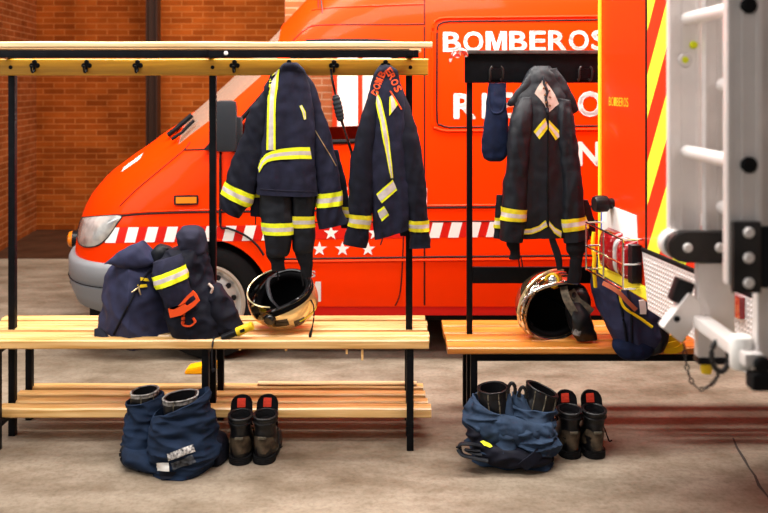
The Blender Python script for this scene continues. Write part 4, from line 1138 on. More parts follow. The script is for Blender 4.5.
# ================================================================== LADDER
LA = thing('ladder', 'aluminium extension ladder stowed upright on the right edge, close to the camera', 'ladder', (.78, 1.95, 1.0))
YF, YN = 2.125, 1.767
def rail(name, x0, x1, y, z0, z1, m='alu', d=.022):
    bm = NB()
    # C profile: web with two flanges
    box(bm, x0, x1, y, y+.006, z0, z1, .002)
    t = NB(); box(t, x0, x0+.012, y-.004, y+d, z0, z1, .003); join(bm, t)
    t = NB(); box(t, x1-.012, x1, y-.004, y+d, z0, z1, .003); join(bm, t)
    t = NB(); box(t, x0+.030, x0+.036, y-.003, y+.004, z0, z1, .001); join(bm, t)
    bmesh.ops.remove_doubles(bm, verts=bm.verts[:], dist=.0001)
    return obj(name, bm, m, LA)
xs_far = lambda px: (px-384)/400
rail('rail', .713, .792, YF, 1.225, 2.6)
rail('rail', .713, .785, YN, 1.22, 2.6)
rail('inner_rail', .7905, .868, YF-.03, 1.215, 2.6, 'alu_dull')
rail('inner_rail', .788, .870, YN+.03, 1.02, 2.6, 'alu_dull')
for z in (2.13, 1.80, 1.469):
    bm = NB(); tube(bm, [(.757, YN-.006, z), (.757, YF+.01, z)], .0165, 16); r_ = obj('rung', bm, 'alu', LA)
    bm = NB(); lathe(bm, [(.0165, 0), (.0175, -.008), (.013, -.012), (0, -.012)], (.757, YN+.002, z), (0, 1, 0), 20); obj('rung_plug', bm, 'rubber', r_)
for z in (1.965, 1.635, 1.335):
    bm = NB(); tube(bm, [(.833, YN+.03, z), (.833, YF, z)], .0165, 16); obj('rung', bm, 'alu', LA)
bm = NB(); box(bm, .755, .795, YN+.01, YF, 1.045, 1.072, .004); obj('bottom_bar', bm, 'alu', LA)
bm = NB(); lathe(bm, [(.0165, 0), (.0175, -.008), (.013, -.012), (0, -.012)], (.785, YN+.002, 1.055), (0, 1, 0), 20); obj('rung_plug', bm, 'rubber', LA)
# lower box section of the far rail
bm = NB(); box(bm, xs_far(691), xs_far(727), YF-.05, YF-.02, .968, 1.20, .006); obj('rail_end', bm, 'alu_dull', LA)
bm = NB(); box(bm, xs_far(691), xs_far(728), YF-.052, YF-.015, .952, .97, .005); obj('end_cap', bm, 'plastic_black', LA)
bm = NB(); lathe(bm, [(0, -.028), (.012, -.028), (.014, -.02), (.014, 0)], Vector((xs_far(701), YF-.035, .955)), (0, 0, 1), 18); obj('yellow_plug', bm, 'yellow', LA)
bm = NB(); c = P(720, 356, 1.93); tube(bm, [c+Vector((.019*math.cos(2*PI*k/24), .004*math.sin(2*PI*k/24), .034*math.sin(2*PI*k/24))) for k in range(24)], .0062, 10, True); obj('ring', bm, 'bracket', LA)
# hinge bar with rounded end and the plate on the near rail
bm = NB()
xa, xb, za, zb = xs_far(676), xs_far(729), 1.635-(258-85)/400, 1.635-(228-85)/400
zc = (za+zb)/2; rr = (zb-za)/2
poly = [(xb, za), (xb, zb)]+[(xa+rr*math.cos(PI/2+PI*k/12), zc+rr*math.sin(PI/2+PI*k/12)) for k in range(13)]
prism(bm, [(x, YF-.06, z) for x, z in poly], (0, .035, 0)); bmesh.ops.bevel(bm, geom=bm.edges[:], offset=.004, segments=2, affect='EDGES'); hb = obj('hinge_bar', bm, 'bracket', LA)
for px in (679, 710):
    bm = NB(); lathe(bm, [(0, .009), (.009, .008), (.012, .003), (.012, -.003)], (xs_far(px), YF-.06, zc), (0, -1, 0), 16); obj('bolt', bm, 'alu', hb)
bm = NB(); lathe(bm, [(0, .004), (.032, .004), (.036, 0), (.036, -.03)], (xs_far(673), YF-.02, zc), (0, -1, 0), 24); obj('hinge_eye', bm, 'alu', hb)
x0, x1 = (729-384)/481, (757-384)/481
z0, z1 = 1.635-(291-85)/481, 1.635-(220-85)/481
bm = NB(); box(bm, x0, x1, YN-.022, YN-.006, z0, z1, .005); hp = obj('hinge_plate', bm, 'bracket', LA)
for z in (z0+.022, (z0+z1)/2, z1-.022):
    bm = NB(); lathe(bm, [(0, .008), (.009, .007), (.0115, .002), (.0115, -.003)], ((x0+x1)/2+.002, YN-.022, z), (0, -1, 0), 16); obj('bolt', bm, 'alu', hp)
bm = NB(); box(bm, (758-384)/481, (772-384)/481, YN-.02, YN-.004, z0+.01, z1-.01, .005); obj('hinge_plate', bm, 'plastic_black', LA)
# latch block
R_ = Matrix.Rotation(math.radians(38), 3, 'Y')
bm = NB(); obox(bm, P(683, 316, YF-.03), R_, (.03, .02, .054), .006); lt = obj('latch', bm, 'alu', LA)
bm = NB(); lathe(bm, [(0, .003), (.006, .002), (.008, 0)], P(677, 319, YF-.052), (0, -1, 0), 14); obj('latch_hole', bm, 'rubber', lt)
bm = NB(); obox(bm, P(681, 291, YF-.02), Matrix.Rotation(math.radians(20), 3, 'Y'), (.022, .018, .03), .008); obj('latch_grip', bm, 'plastic_black', lt)
# roller and rubber foot at the bottom of the near rail
bm = NB(); lathe(bm, [(0, -.035), (.02, -.035), (.024, -.03), (.024, .03), (.02, .035), (0, .035)], P(741, 352, YN+.06), (0, 0, 1), 24); obj('roller', bm, 'white', LA)
bm = NB(); box(bm, (751-384)/481, (775-384)/481, YN-.01, YN+.03, 1.0, 1.035, .008); obj('rubber_foot', bm, 'rubber', LA)
# pulley dots in yellow-green on the far rail
for px, py in ((684, 60), (693, 45)):
    bm = NB(); lathe(bm, [(0, .010), (.008, .009), (.010, 0)], (xs_far(px), YF-.002, 1.635-(py-85)/400), (0, -1, 0), 14); obj('marker_dot', bm, 'hivis', LA)
bm = NB(); lathe(bm, [(0, .012), (.016, .012), (.020, 0)], (xs_far(685), YF+.002, 1.635-(60-85)/400), (0, -1, 0), 18); obj('rope_guide', bm, 'alu_dull', LA)
# chain
bm = NB(); pts = spline([P(684, 343, YF-.04), P(686, 362, YF-.04), P(691, 380, YF-.04), P(700, 389, YF-.04), P(709, 386, YF-.04), P(716, 379, 2.0), P(720, 369, 1.94)], 6)
acc = [0]
for a, b_ in zip(pts[:-1], pts[1:]): acc.append(acc[-1]+(b_-a).length)
nL = 19
for k in range(nL):
    g_ = acc[-1]*(k+.5)/nL; i = max(j for j in range(len(acc)-1) if acc[j] <= g_); t = (g_-acc[i])/(acc[i+1]-acc[i]); c = pts[i].lerp(pts[i+1], t); d = (pts[i+1]-pts[i]).normalized()
    a, b2 = axes(d, Vector((0, 1, 0))); w = a if k % 2 else b2
    tube(bm, [c+d*.0072*math.cos(2*PI*q/12)+w*.0048*math.sin(2*PI*q/12) for q in range(12)], .0019, 6, True)
ch = obj('chain', bm, 'bracket', LA)
# ================================================================== GEAR ON THE BENCHES
# ---- big navy bag
YB = 3.955
BG = thing('kit_bag', 'large slumped navy kit bag with yellow tabs at the left of the left bench', 'bag', P(142, 341, YB))
S = Surf([(140, 242.0, 147, 243.0, 3.97, .02), (129, 250, 154, 251, 3.965, .055), (112, 263, 160, 260, 3.965, .10), (105.5, 273, 168, 271, 3.965, .13), (103.5, 288, 172, 288, 3.96, .15), (100, 308, 176, 306, 3.96, .153), (96.5, 326, 180, 324, 3.96, .158), (96, 337, 188, 337, 3.96, .158), (99, 341, 187, 341, 3.96, .15)], seed=31, n=1.2, amp=.010, fx=7, fz=4, amp2=.004, f2=24, skew=.7)
b0 = soft('body', S, 'bag_navy', BG, nu=110, nv=90); B = bvh_of([b0])
S2 = Surf([(104, 264, 111, 262, 3.90, .02), (113, 257, 125, 268, 3.89, .035), (126, 248, 143, 268, 3.885, .04), (136, 242, 153, 262, 3.90, .035), (143, 240, 152, 253, 3.93, .02)], seed=32, amp=.008, fx=8)
soft('top_flap', S2, 'bag_navy', BG, nu=60, nv=50)
for q in ([(150.5, 252, 153.5, 249), (152, 260, 157, 256), (154, 262, 158, 259)], [(151, 273, 157, 271.5), (152, 280, 158.5, 278)], [(140, 277.5, 147, 278.5), (140, 280.5, 149, 281.5)], [(137, 285, 146, 284), (138, 288, 147, 287)]):
    bm = NB(); patch(bm, B, q, 5, 3, .008); obj('yellow_tab', bm, 'yellow', BG, smooth=80)
bm = NB(); pl_ = polyline_on(B, [(160, 262), (148, 272), (137, 288), (126, 310), (114, 334)], .004); tube(bm, pl_, .005, 8); obj('zip', bm, 'navy_dark', BG)
for a, b_ in (((139, 287), (131, 292.5)), ((138, 287), (140, 295))):
    bm = NB(); p = on(B, *a, .012); q = on(B, *b_, .014); tube(bm, [p, (p+q)/2+Vector((0, -.004, 0)), q], [.003, .0045, .003], 8); obj('zip_pull', bm, 'zip', BG)
S2 = Surf([(94, 329, 101, 328, 3.87, .012), (94, 335, 106, 333, 3.85, .016), (95, 341, 112, 339, 3.83, .016), (101, 343.5, 122, 342.5, 3.81, .012)], seed=33, amp=.004); soft('strap', S2, 'navy_dark', BG, nu=40, nv=30)

# ---- bundled trousers and hood with the taped cuff
BU = thing('clothing_bundle', 'heap of dark blue turnout clothing with hood and yellow taped leg beside the kit bag', 'clothing', P(205, 340, 3.95))
S = Surf([(184, 226, 196, 226, 3.93, .03), (179, 231, 203, 230, 3.925, .055), (177.5, 239, 207, 240, 3.92, .07), (180, 250, 207, 250, 3.92, .07), (186, 258, 204, 258, 3.925, .05), (190, 262, 200, 262, 3.93, .03)], seed=34, amp=.010, fx=10, fz=8)
soft('hood', S, 'navy_light', BU, nu=64, nv=50)
S = Surf([(172, 248, 200, 246, 3.93, .06), (160, 258, 208, 256, 3.93, .09), (154, 272, 212, 272, 3.93, .10), (157, 290, 216, 290, 3.93, .11), (165, 308, 222, 308, 3.925, .115), (172, 326, 226, 326, 3.92, .12), (176, 340, 226, 340, 3.92, .115)], seed=35, n=2.4, amp=.02, fx=9, fz=7, amp2=.005)
b1 = soft('body', S, 'navy_dark', BU, nu=100, nv=80)
S = Surf([(154, 262, 182, 253, 3.85, .03), (153.5, 275, 185, 263, 3.83, .045), (157, 287, 189, 275, 3.82, .05), (163, 300, 194, 290, 3.815, .048), (170, 313, 198, 303, 3.815, .04), (174, 318, 198, 310, 3.82, .02)], seed=36, n=2.6, amp=.008)
lg = soft('trouser_leg', S, 'navy', BU, nu=64, nv=56)
bm = NB(); S.mesh(bm, 56, 9, S.v_at(270), S.v_at(282.5), .0, .5, .005, 0, None, None, mif=lambda i, j: HV[j]); obj('reflective_band', bm, HVM, lg, smooth=80)
S = Surf([(207, 285, 218, 284, 3.90, .04), (205, 296, 228, 296, 3.895, .06), (204, 312, 237, 314, 3.895, .07), (204, 328, 241, 328, 3.90, .07), (206, 340, 238, 339, 3.90, .06)], seed=37, n=2.3, amp=.016, fx=11, fz=6)
soft('trouser_seat', S, 'navy_dark', BU, nu=80, nv=60)
S = Surf([(160, 244, 172, 248, 3.95, .03), (152, 250, 168, 258, 3.94, .04), (148, 258, 160, 268, 3.94, .035)], seed=38, amp=.008); soft('braces_pad', S, 'black_cloth', BU, nu=40, nv=30)
# red-orange rescue hook plates
def loop_obj(name, outline, hole, Y, t, m, parent):
    bm = NB(); o3 = [P(x, y, Y) for x, y in outline]; h3 = [P(x, y, Y) for x, y in hole]; n_ = len(o3)
    A = [bm.verts.new(p) for p in o3]; Hh = [bm.verts.new(p) for p in h3]; A2 = [bm.verts.new(p+Vector((0, t, 0))) for p in o3]; H2 = [bm.verts.new(p+Vector((0, t, 0))) for p in h3]
    for k in range(n_):
        q = (k+1) % n_
        face(bm, [A[k], A[q], Hh[q], Hh[k]]); face(bm, [A2[k], H2[k], H2[q], A2[q]]); face(bm, [A[k], A2[k], A2[q], A[q]]); face(bm, [Hh[k], Hh[q], H2[q], H2[k]])
    return obj(name, bm, m, parent)
out = [(168, 309), (174, 309.5), (180, 304), (186, 297), (192.5, 290.8), (196, 294), (199.5, 301), (195, 306), (188, 311), (181, 315.5), (170, 318)]
hol = [(184.5, 304), (185.5, 302.5), (187, 300.5), (190, 297.5), (193.5, 295.2), (194.6, 296.8), (195.8, 299.2), (193.5, 301.5), (190, 304), (187, 306), (185.3, 305.5)]
loop_obj('rescue_loop', out, hol, 3.742, .012, 'orange_red', BU)
bm = NB(); tube(bm, spline([P(184, 313, 3.79), P(183, 320, 3.785), P(183.5, 325, 3.78), P(190, 326, 3.78), P(195, 322, 3.785), P(193, 318, 3.79)], 5), [.008]*26, 8, flat=.6); obj('orange_strap', bm, 'orange_red', BU)
bm = NB(); tube(bm, spline([P(209, 284, 3.83), P(212.5, 288, 3.81), P(211, 293, 3.81)], 4), .006, 8); obj('pale_tie', bm, 'tan_patch', BU)
# ---- torch
def torch(name, label, a, b, r, Y, grp=None):
    A = P(*a, Y); Bq = P(*b, Y); d = (Bq-A); L_ = d.length
    t = thing(name, label, 'torch', A, grp)
    bm = NB(); lathe(bm, [(0, 0), (r*.75, 0), (r*.8, L_*.05), (r*.8, L_*.42), (r*.95, L_*.47), (r*.95, L_*.5)], A, d, 24); obj('handle', bm, 'plastic_black', t)
    bm = NB(); lathe(bm, [(r*.96, L_*.48), (r*1.02, L_*.52), (r*1.02, L_*.82), (r*.9, L_*.86), (r*.9, L_*.9), (r, L_*.92), (r, L_*.98), (r*.85, L_), (0, L_*.985)], A, d, 24); obj('head', bm, 'yellow', t)
    bm = NB(); m_ = A+d*.68+Vector((0, -r*1.0, 0)); obox(bm, m_, Matrix.Rotation(-.4, 3, 'Y'), (r*.55, .004, r*.35), .002); obj('switch', bm, 'plastic_black', t)
    return t
torch('torch', 'black and yellow torch lying on the left bench between clothing heap and gold helmet', (222, 338.0), (253, 325.5), .0195, 3.80)
bm = NB(); tube(bm, spline([P(214, 337, 3.80), P(212.5, 345, 3.772), P(212, 356, 3.765), P(212.5, 370, 3.767), P(213.5, 372, 3.768)], 5), .0042, 8); lathe(bm, [(0, -.008), (.008, -.005), (.008, .005), (0, .008)], P(213.5, 370, 3.765), (0, 0, 1), 12)
cl_ = obj('hanging_cord', bm, 'black_cloth'); tag(cl_, 'thin black cord hanging over the left bench edge in front of the middle leg', 'cord'); origin_to(cl_, P(214, 337, 3.80))

# ---- helmets
def hel_pt(ax, th, ph, sc=1.0):
    a, b, c = ax
    r = math.sin(th) if th < PI/2 else 1-.10*((th-PI/2)/.6)**2
    return Vector((a*r*math.cos(ph), b*r*math.sin(ph), c*math.cos(th)))*sc
def th_max(ph):
    f = (1+math.cos(ph))/2          # 1 at the face, 0 behind
    return math.radians(122-40*f**3)
def helmet(label, center, Rm, ax, grp, shell='gold'):
    t = thing('helmet', label, 'helmet', center, grp)
    W_ = lambda p: Rm @ p+Vector(center)
    NU, NV = 72, 28
    bm = NB(); ro = []
    for j in range(NV+1):
        ro.append([W_(hel_pt(ax, max(.02, th_max(2*PI*i/NU)*j/NV), 2*PI*i/NU)) for i in range(NU)])
    V = grid(bm, ro, True); face(bm, V[0])
    inn = [[W_(hel_pt(ax, th_max(2*PI*i/NU)*j/NV, 2*PI*i/NU, .93)) for i in range(NU)] for j in (NV,)]
    Vi = [bm.verts.new(p) for p in inn[0]]
    for i in range(NU): face(bm, [V[-1][i], V[-1][(i+1) % NU], Vi[(i+1) % NU], Vi[i]])
    sh = obj('shell', bm, shell, t, smooth=60)
    bm = NB(); ro = [[W_(hel_pt(ax, max(.02, th_max(2*PI*i/NU)*j/NV), 2*PI*i/NU, .92-.10*(1-j/NV))) for i in range(NU)] for j in range(NV+1)]
    V = grid(bm, ro, True); face(bm, V[0]); obj('liner', bm, 'black_matte', t, smooth=60)
    bm = NB(); tube(bm, [W_(hel_pt(ax, th_max(2*PI*i/NU), 2*PI*i/NU, .99)) for i in range(NU)], .0075, 8, True); obj('rim_trim', bm, 'black_gloss', t)
    return t, W_, sh
def hpatch(W_, ax, th0, th1, ph0, ph1, sc, m, name, parent, n=14):
    bm = NB(); grid(bm, [[W_(hel_pt(ax, th0+(th1-th0)*j/n, ph0+(ph1-ph0)*i/n, sc)) for i in range(n+1)] for j in range(n+1)]); return obj(name, bm, m, parent, smooth=80)
def frame_from(face_dir, crown):
    z = Vector(crown).normalized(); x = Vector(face_dir); x = (x-z*x.dot(z)).normalized(); y = z.cross(x); return Matrix((x, y, z)).transposed()
AX = (.160, .128, .142)
c1 = P(284, 302.5, 3.95); c1.z = .50+.138
h1, W1, sh1 = helmet('gold visored fire helmet lying upside down on the left bench', c1, frame_from((-1, -.12, .18), (.20, .52, -.83)), AX, 'fire helmets')
bm = NB(); n_ = 20
grid(bm, [[W1(hel_pt(AX, math.radians(78+46*j/n_), math.radians(-78+156*i/n_), 1.05)) for i in range(n_+1)] for j in range(n_+1)]); obj('visor', bm, 'visor', h1, smooth=80)
bm = NB(); tube(bm, [W1(hel_pt(AX, math.radians(124), math.radians(-78+156*i/n_), 1.055)) for i in range(n_+1)], .004, 8); obj('visor_edge', bm, 'gold', h1)
for ph0, ph1, th0, th1, m in ((70, 100, 70, 88, 'black_gloss'), (108, 128, 60, 84, 'black_gloss'), (-100, -70, 72, 92, 'black_gloss'), (-128, -108, 55, 80, 'black_gloss')):
    hpatch(W1, AX, math.radians(th0), math.radians(th1), math.radians(ph0), math.radians(ph1), 1.006, m, 'side_sticker', sh1)
for s_ in (1, -1): hpatch(W1, AX, math.radians(70), math.radians(74), math.radians(118*s_), math.radians(165*s_), 1.008, 'hivis', 'reflective_strip', sh1)
for s_ in (1, -1):
    bm = NB(); lathe(bm, [(0, .02), (.022, .018), (.028, .008), (.028, -.01)], W1(hel_pt(AX, math.radians(96), math.radians(72*s_), 1.0)), (W1(hel_pt(AX, math.radians(96), math.radians(72*s_), 1.1))-W1(hel_pt(AX, math.radians(96), math.radians(72*s_), 1.0))), 24); obj('visor_pivot', bm, 'black_gloss', h1)
# padding and straps inside the opening
bm = NB(); tube(bm, [W1(hel_pt(AX, th_max(2*PI*i/48)-.12, 2*PI*i/48, .90)) for i in range(48)], .019, 10, True); obj('head_band', bm, 'black_matte', h1)
bm = NB(); tube(bm, spline([W1(Vector((.02, .10, -.06))), W1(Vector((.05, .06, -.09))), W1(Vector((.05, 0, -.10))), W1(Vector((.03, -.07, -.085))), W1(Vector((.0, -.10, -.05)))], 6), .010, 8, flat=.5); obj('chin_strap', bm, 'black_cloth', h1)
hpatch(W1, AX, math.radians(95), math.radians(118), math.radians(140), math.radians(220), .985, 'black_cloth', 'neck_guard', h1)
bm = NB(); tube(bm, spline([P(311, 300, 3.87), P(313.5, 306, 3.85), P(314, 316, 3.835), P(312.5, 326, 3.83), P(311, 332, 3.83)], 6), .0032, 8); ld = obj('lead', bm, 'rubber', h1)
bm = NB(); tube(bm, [P(312, 328, 3.83), P(310.5, 334, 3.828), P(309.5, 339, 3.825)], [.004, .0075, .006], 10); obj('jack_plug', bm, 'plastic_black', ld)

c2 = P(551, 311, 4.07); c2.z = .43+.155
h2, W2, sh2 = helmet('gold-rimmed fire helmet lying on its side on the right bench beside the backpack', c2, frame_from((-.86, -.48, -.12), (-.50, .84, .22)), (.176, .158, .160), 'fire helmets', 'gold_dark')
AX2 = (.176, .158, .160)
for sc, thd, r, m in ((1.03, 92, .0055, 'chrome'), (1.045, 84, .008, 'gold'), (1.02, 100, .005, 'gold_dark')):
    bm = NB(); tube(bm, [W2(hel_pt(AX2, math.radians(thd), math.radians(-115+230*i/40), sc)) for i in range(41)], r, 8); obj('visor_edge', bm, m, h2)
bm = NB(); tube(bm, [W2(hel_pt(AX2, th_max(math.radians(-118+236*i/40)), math.radians(-118+236*i/40), 1.0)) for i in range(41)], .0105, 10); obj('rim_beading', bm, 'chrome', h2)
bm = NB(); n_ = 20
grid(bm, [[W2(hel_pt(AX2, math.radians(84+16*j/n_), math.radians(-105+210*i/n_), 1.03)) for i in range(n_+1)] for j in range(n_+1)]); obj('visor', bm, 'visor', h2, smooth=80)
bm = NB(); tube(bm, [W2(hel_pt(AX2, th_max(2*PI*i/48)-.1, 2*PI*i/48, .88)) for i in range(48)], .017, 10, True); obj('head_band', bm, 'black_matte', h2)
for a in (35, -35, 150, -150):
    bm = NB(); tube(bm, [W2(hel_pt(AX2, math.radians(t_), math.radians(a), .80)) for t_ in range(20, 100, 8)], .010, 8, flat=.5); obj('webbing', bm, 'black_cloth', h2)
def ribbon(pts, Y, w, m, name, parent, t=.004):
    bm = NB(); p3 = spline([P(x, y, yy) for (x, y, yy) in pts], 7); A = []
    for i, p in enumerate(p3):
        d = (p3[min(i+1, len(p3)-1)]-p3[max(i-1, 0)]).normalized(); s_ = d.cross(Vector((0, 1, 0))).normalized()
        A.append([p+s_*w+Vector((0, -t, 0)), p-s_*w+Vector((0, -t, 0)), p-s_*w+Vector((0, t, 0)), p+s_*w+Vector((0, t, 0))])
    V = grid(bm, A, True); face(bm, V[0]); face(bm, V[-1][::-1]); return obj(name, bm, m, parent)
ribbon([(563, 284, 4.0), (566, 297, 3.965), (572, 309, 3.955), (579, 320, 3.955), (589, 333, 3.96)], 0, .018, 'strap_brown', 'chin_strap', h2)
ribbon([(571, 290, 4.02), (578, 301, 3.99), (586, 307, 3.985), (592, 312, 3.99)], 0, .017, 'strap_brown', 'chin_strap', h2)
S = Surf([(570, 286, 584, 286, 4.05, .03), (567, 294, 588, 294, 4.04, .045), (570, 304, 590, 304, 4.04, .045), (575, 312, 590, 312, 4.045, .03)], seed=40, amp=.008); soft('ear_pad', S, 'leather', h2, nu=40, nv=30)
S = Surf([(566, 300, 580, 302, 4.0, .03), (566, 314, 590, 314, 3.99, .05), (570, 328, 594, 328, 3.985, .05), (578, 340, 596, 338, 3.99, .04)], seed=41, amp=.01); soft('neck_guard', S, 'leather', h2, nu=48, nv=36)
bm = NB(); obox(bm, P(577, 332.5, 3.94), Matrix.Rotation(.3, 3, 'Y'), (.016, .008, .014), .004); obj('buckle', bm, 'boot_pale', h2)
# little lamp clipped to the helmet
ht = thing('helmet_torch', 'small yellow lamp clipped on top of the helmet on the right bench', 'torch', P(553, 280, 4.0))
bm = NB(); lathe(bm, [(0, -.02), (.028, -.02), (.034, -.005), (.034, .02), (.027, .024), (.024, .016)], P(553, 280, 3.99), (-.45, -1, .1), 24); obj('body', bm, 'yellow', ht)
bm = NB(); lathe(bm, [(.024, .018), (.015, .024), (0, .026)], P(553, 280, 3.99), (-.45, -1, .1), 24); obj('lens', bm, 'chrome', ht)
bm = NB(); tube(bm, spline([P(556, 274, 3.98), P(560.5, 278, 3.985), P(558.5, 285, 3.99), P(553, 287.5, 4.0)], 5), .009, 8); obj('clip', bm, 'amber', ht)

# ---- backpack
BP = thing('backpack', 'navy backpack with yellow piping on the right bench under the fire truck bumper', 'backpack', P(634, 344, 3.97))
S = Surf([(597, 258, 625, 258, 4.02, .06), (593, 266, 636, 268, 4.0, .10), (592.5, 282, 645, 284, 3.985, .125), (595, 300, 655, 300, 3.975, .135), (601, 318, 663, 316, 3.97, .14), (607, 332, 666, 330, 3.965, .14), (613, 343, 662, 342, 3.965, .125)], seed=42, n=2.5, amp=.014, fx=9, fz=3.5)
b2 = soft('body', S, 'bag_navy', BP, nu=100, nv=80); B = bvh_of([b2])
S = Surf([(612, 340, 656, 340, 3.855, .03), (612, 348, 655, 348, 3.845, .038), (618, 356, 650, 356, 3.845, .035), (627, 360, 643, 360, 3.85, .018)], seed=43, amp=.005); soft('bottom_pocket', S, 'pouch_blue', BP, nu=56, nv=30)
for x0, x1, x2 in ((617, 622, 627), (628, 631, 632)):
    bm = NB(); pl_ = polyline_on(B, [(x0, 290), (x1, 310), (x2, 342)], .004); tube(bm, pl_, .006, 8); obj('seam_welt', bm, 'navy_dark', BP)
bm = NB(); pl_ = polyline_on(B, cpx([(619.5, 290), (620.5, 300), (625, 308), (634, 314.5), (644, 321), (652, 327)]), .006, 2); tube(bm, pl_, .0065, 8); obj('yellow_piping', bm, 'yellow_cord', BP)
S = Surf([(650, 325, 664, 316, 3.90, .05), (651, 336, 668, 330, 3.885, .06), (648, 348, 664, 346, 3.88, .055), (646, 354, 658, 352, 3.885, .035)], seed=44, amp=.006); soft('base_panel', S, 'plastic_black', BP, nu=48, nv=36)
bm = NB(); tube(bm, spline([P(594, 232, 3.78), P(592.8, 245, 3.775), P(594.5, 258, 3.775), P(594, 268, 3.78), P(595.5, 287, 3.80)], 6), .009, 8); obj('yellow_cord', bm, 'yellow_cord', BP)
for q in ([(664, 342, 3.88), (672, 338, 3.87), (679, 337, 3.87), (684, 341, 3.88)], [(663, 347, 3.87), (672, 345, 3.86), (680, 343, 3.87)], [(664, 350, 3.86), (676, 350, 3.86), (684, 346, 3.87)]):
    ribbon([(x, y, yy) for x, y, yy in q], 0, .014, 'yellow_cord', 'yellow_strap', BP)
ribbon([(603, 283, 3.86), (617, 291, 3.82), (628, 302, 3.815), (636, 310, 3.82)], 0, .010, mat('faded_orange_webbing', (.55, .16, .08), .7), 'orange_strap', BP)
ribbon([(642, 300, 3.83), (643, 308, 3.825), (643, 314, 3.825)], 0, .014, 'white', 'pale_tag', BP)

# ================================================================== BOOTS AND TROUSERS ON THE FLOOR
def stack(bm, rings, n=40, cap0=True, cap1=True):
    R = []
    for cx, cy, cz, rx, ry, e, tilt in rings:
        row = []
        for k in range(n):
            a = 2*PI*k/n; c, s_ = math.cos(a), math.sin(a)
            x = rx*math.copysign(abs(c)**(2/e), c); y = ry*math.copysign(abs(s_)**(2/e), s_)
            row.append(Vector((cx+x, cy+y, cz+tilt*y)))
        R.append(row)
    V = grid(bm, R, True)
    if cap0: face(bm, V[0][::-1])
    if cap1: face(bm, V[-1])
    return V
def densify(rings, k=4):
    out = []
    for i in range(len(rings)-1):
        a, b, c, d = rings[max(i-1, 0)], rings[i], rings[i+1], rings[min(i+2, len(rings)-1)]
        for j in range(k): out.append(tuple(crom(a[q], b[q], c[q], d[q], j/k) for q in range(7)))
    out.append(rings[-1]); return out
def ankle_boot(label, loc, rz, grp, seed, lean=0.0):
    """heel towards -Y, toe towards +Y"""
    t = thing('ankle_boot', label, 'boot', (0, 0, 0), grp)
    bm = NB(); stack(bm, densify([(0, .09, .0, .046, .139, 2.5, 0), (0, .09, .004, .0495, .143, 2.5, 0), (0, .09, .022, .050, .144, 2.5, 0), (0, .09, .032, .048, .141, 2.5, 0)], 2)); obj('sole', bm, 'rubber', t, smooth=50)
    bm = NB(); stack(bm, [(0, 0, z, .0490+.001*(i % 2), .0545+.001*(i % 2), 2.2, 0) for i, z in enumerate([.002, .008, .009, .016, .017, .024, .025, .031])]); obj('heel_block', bm, 'rubber', t, smooth=30)
    U = densify([(0, .09, .03, .050, .140, 2.5, 0), (0, .085, .05, .051, .137, 2.4, 0), (0, .068, .075, .050, .120, 2.3, 0), (lean*.2, .042, .10, .049, .096, 2.2, 0), (lean*.4, .018, .125, .0445, .070, 2.1, 0), (lean*.6, .008, .15, .045, .058, 2.1, 0), (lean*.8, .006, .175, .0495, .058, 2.1, .05), (lean, .004, .192, .052, .056, 2.1, .1), (lean, .003, .20, .051, .053, 2.1, .1)], 5)
    bm = NB(); V = stack(bm, U, 48, True, False)
    for v in bm.verts:
        c = v.co; v.co = c+Vector((c.x, c.y-.03, 0)).normalized()*(.0028*noise.noise(c*30+Vector((seed, 0, 0)))+.0025*noise.noise(Vector((c.x*6, c.y*6, c.z*60+seed))))
    last = [v.co.copy() for v in V[-1]]; c = sum(last, Vector())/len(last)
    r2 = [bm.verts.new(c+(p-c)*.84+Vector((0, 0, -.004))) for p in last]; r3 = [bm.verts.new(c+(p-c)*.78+Vector((0, 0, -.03))) for p in last]
    for A, B_ in ((V[-1], r2), (r2, r3)):
        for k in range(48): face(bm, [A[k], A[(k+1) % 48], B_[(k+1) % 48], B_[k]], 1)
    face(bm, r3, 1); up = obj('upper', bm, ['leather', 'black_matte'], t, smooth=60)
    # padded collar
    bm = NB(); tube(bm, [Vector((lean+.050*math.cos(a), .003+.052*math.sin(a), .198+.1*.052*math.sin(a))) for a in [2*PI*k/40 for k in range(40)]], .0065, 10, True); obj('padded_collar', bm, 'leather', t)
    bm = NB(); tube(bm, [Vector((lean*.9+.0525*math.cos(a), .008+.061*math.sin(a), .176+.06*math.sin(a)*.06)) for a in [PI+PI*k/24 for k in range(25)]], .004, 8); obj('collar_seam', bm, 'leather', t)
    # scuffed heel counter
    bm = NB(); rows_ = []
    for j in range(11):
        z = .045+.075*j/10; w_ = 1.25-.35*(j/10)
        f = [r for r in U if r[2] <= z][-1]
        rows_.append([Vector((f[0]+(f[3]+.0045)*math.sin(a), f[1]-(f[4]+.0045)*math.cos(a), z+.006*math.sin(3*a+seed))) for a in [-w_+2*w_*i/16 for i in range(17)]])
    grid(bm, rows_); obj('heel_counter', bm, 'leather_scuffed', t, smooth=80)
    bm = NB(); box(bm, lean*.4-.018, lean*.4+.018, -.066, -.058, .116, .126, .002); obj('pull_tab', bm, 'strap_brown', t)
    # tongue standing up beyond the collar
    bm = NB(); rows_ = []
    for j in range(15):
        s_ = j/14; z = .15+.112*s_; w_ = .049*(1-.06*s_) if s_ < .7 else .047*max(.05, 1-((s_-.7)/.3)**2.4*.30)
        y = .036+.030*s_
        rows_.append([Vector((lean+w_*u, y-.018*u*u, z-.004*u*u)) for u in [-1+2*i/12 for i in range(13)]])
    back = [[p+Vector((0, .011, 0)) for p in r] for r in rows_]
    Vf = grid(bm, rows_); Vb = grid(bm, [r[::-1] for r in back])
    n1 = 13
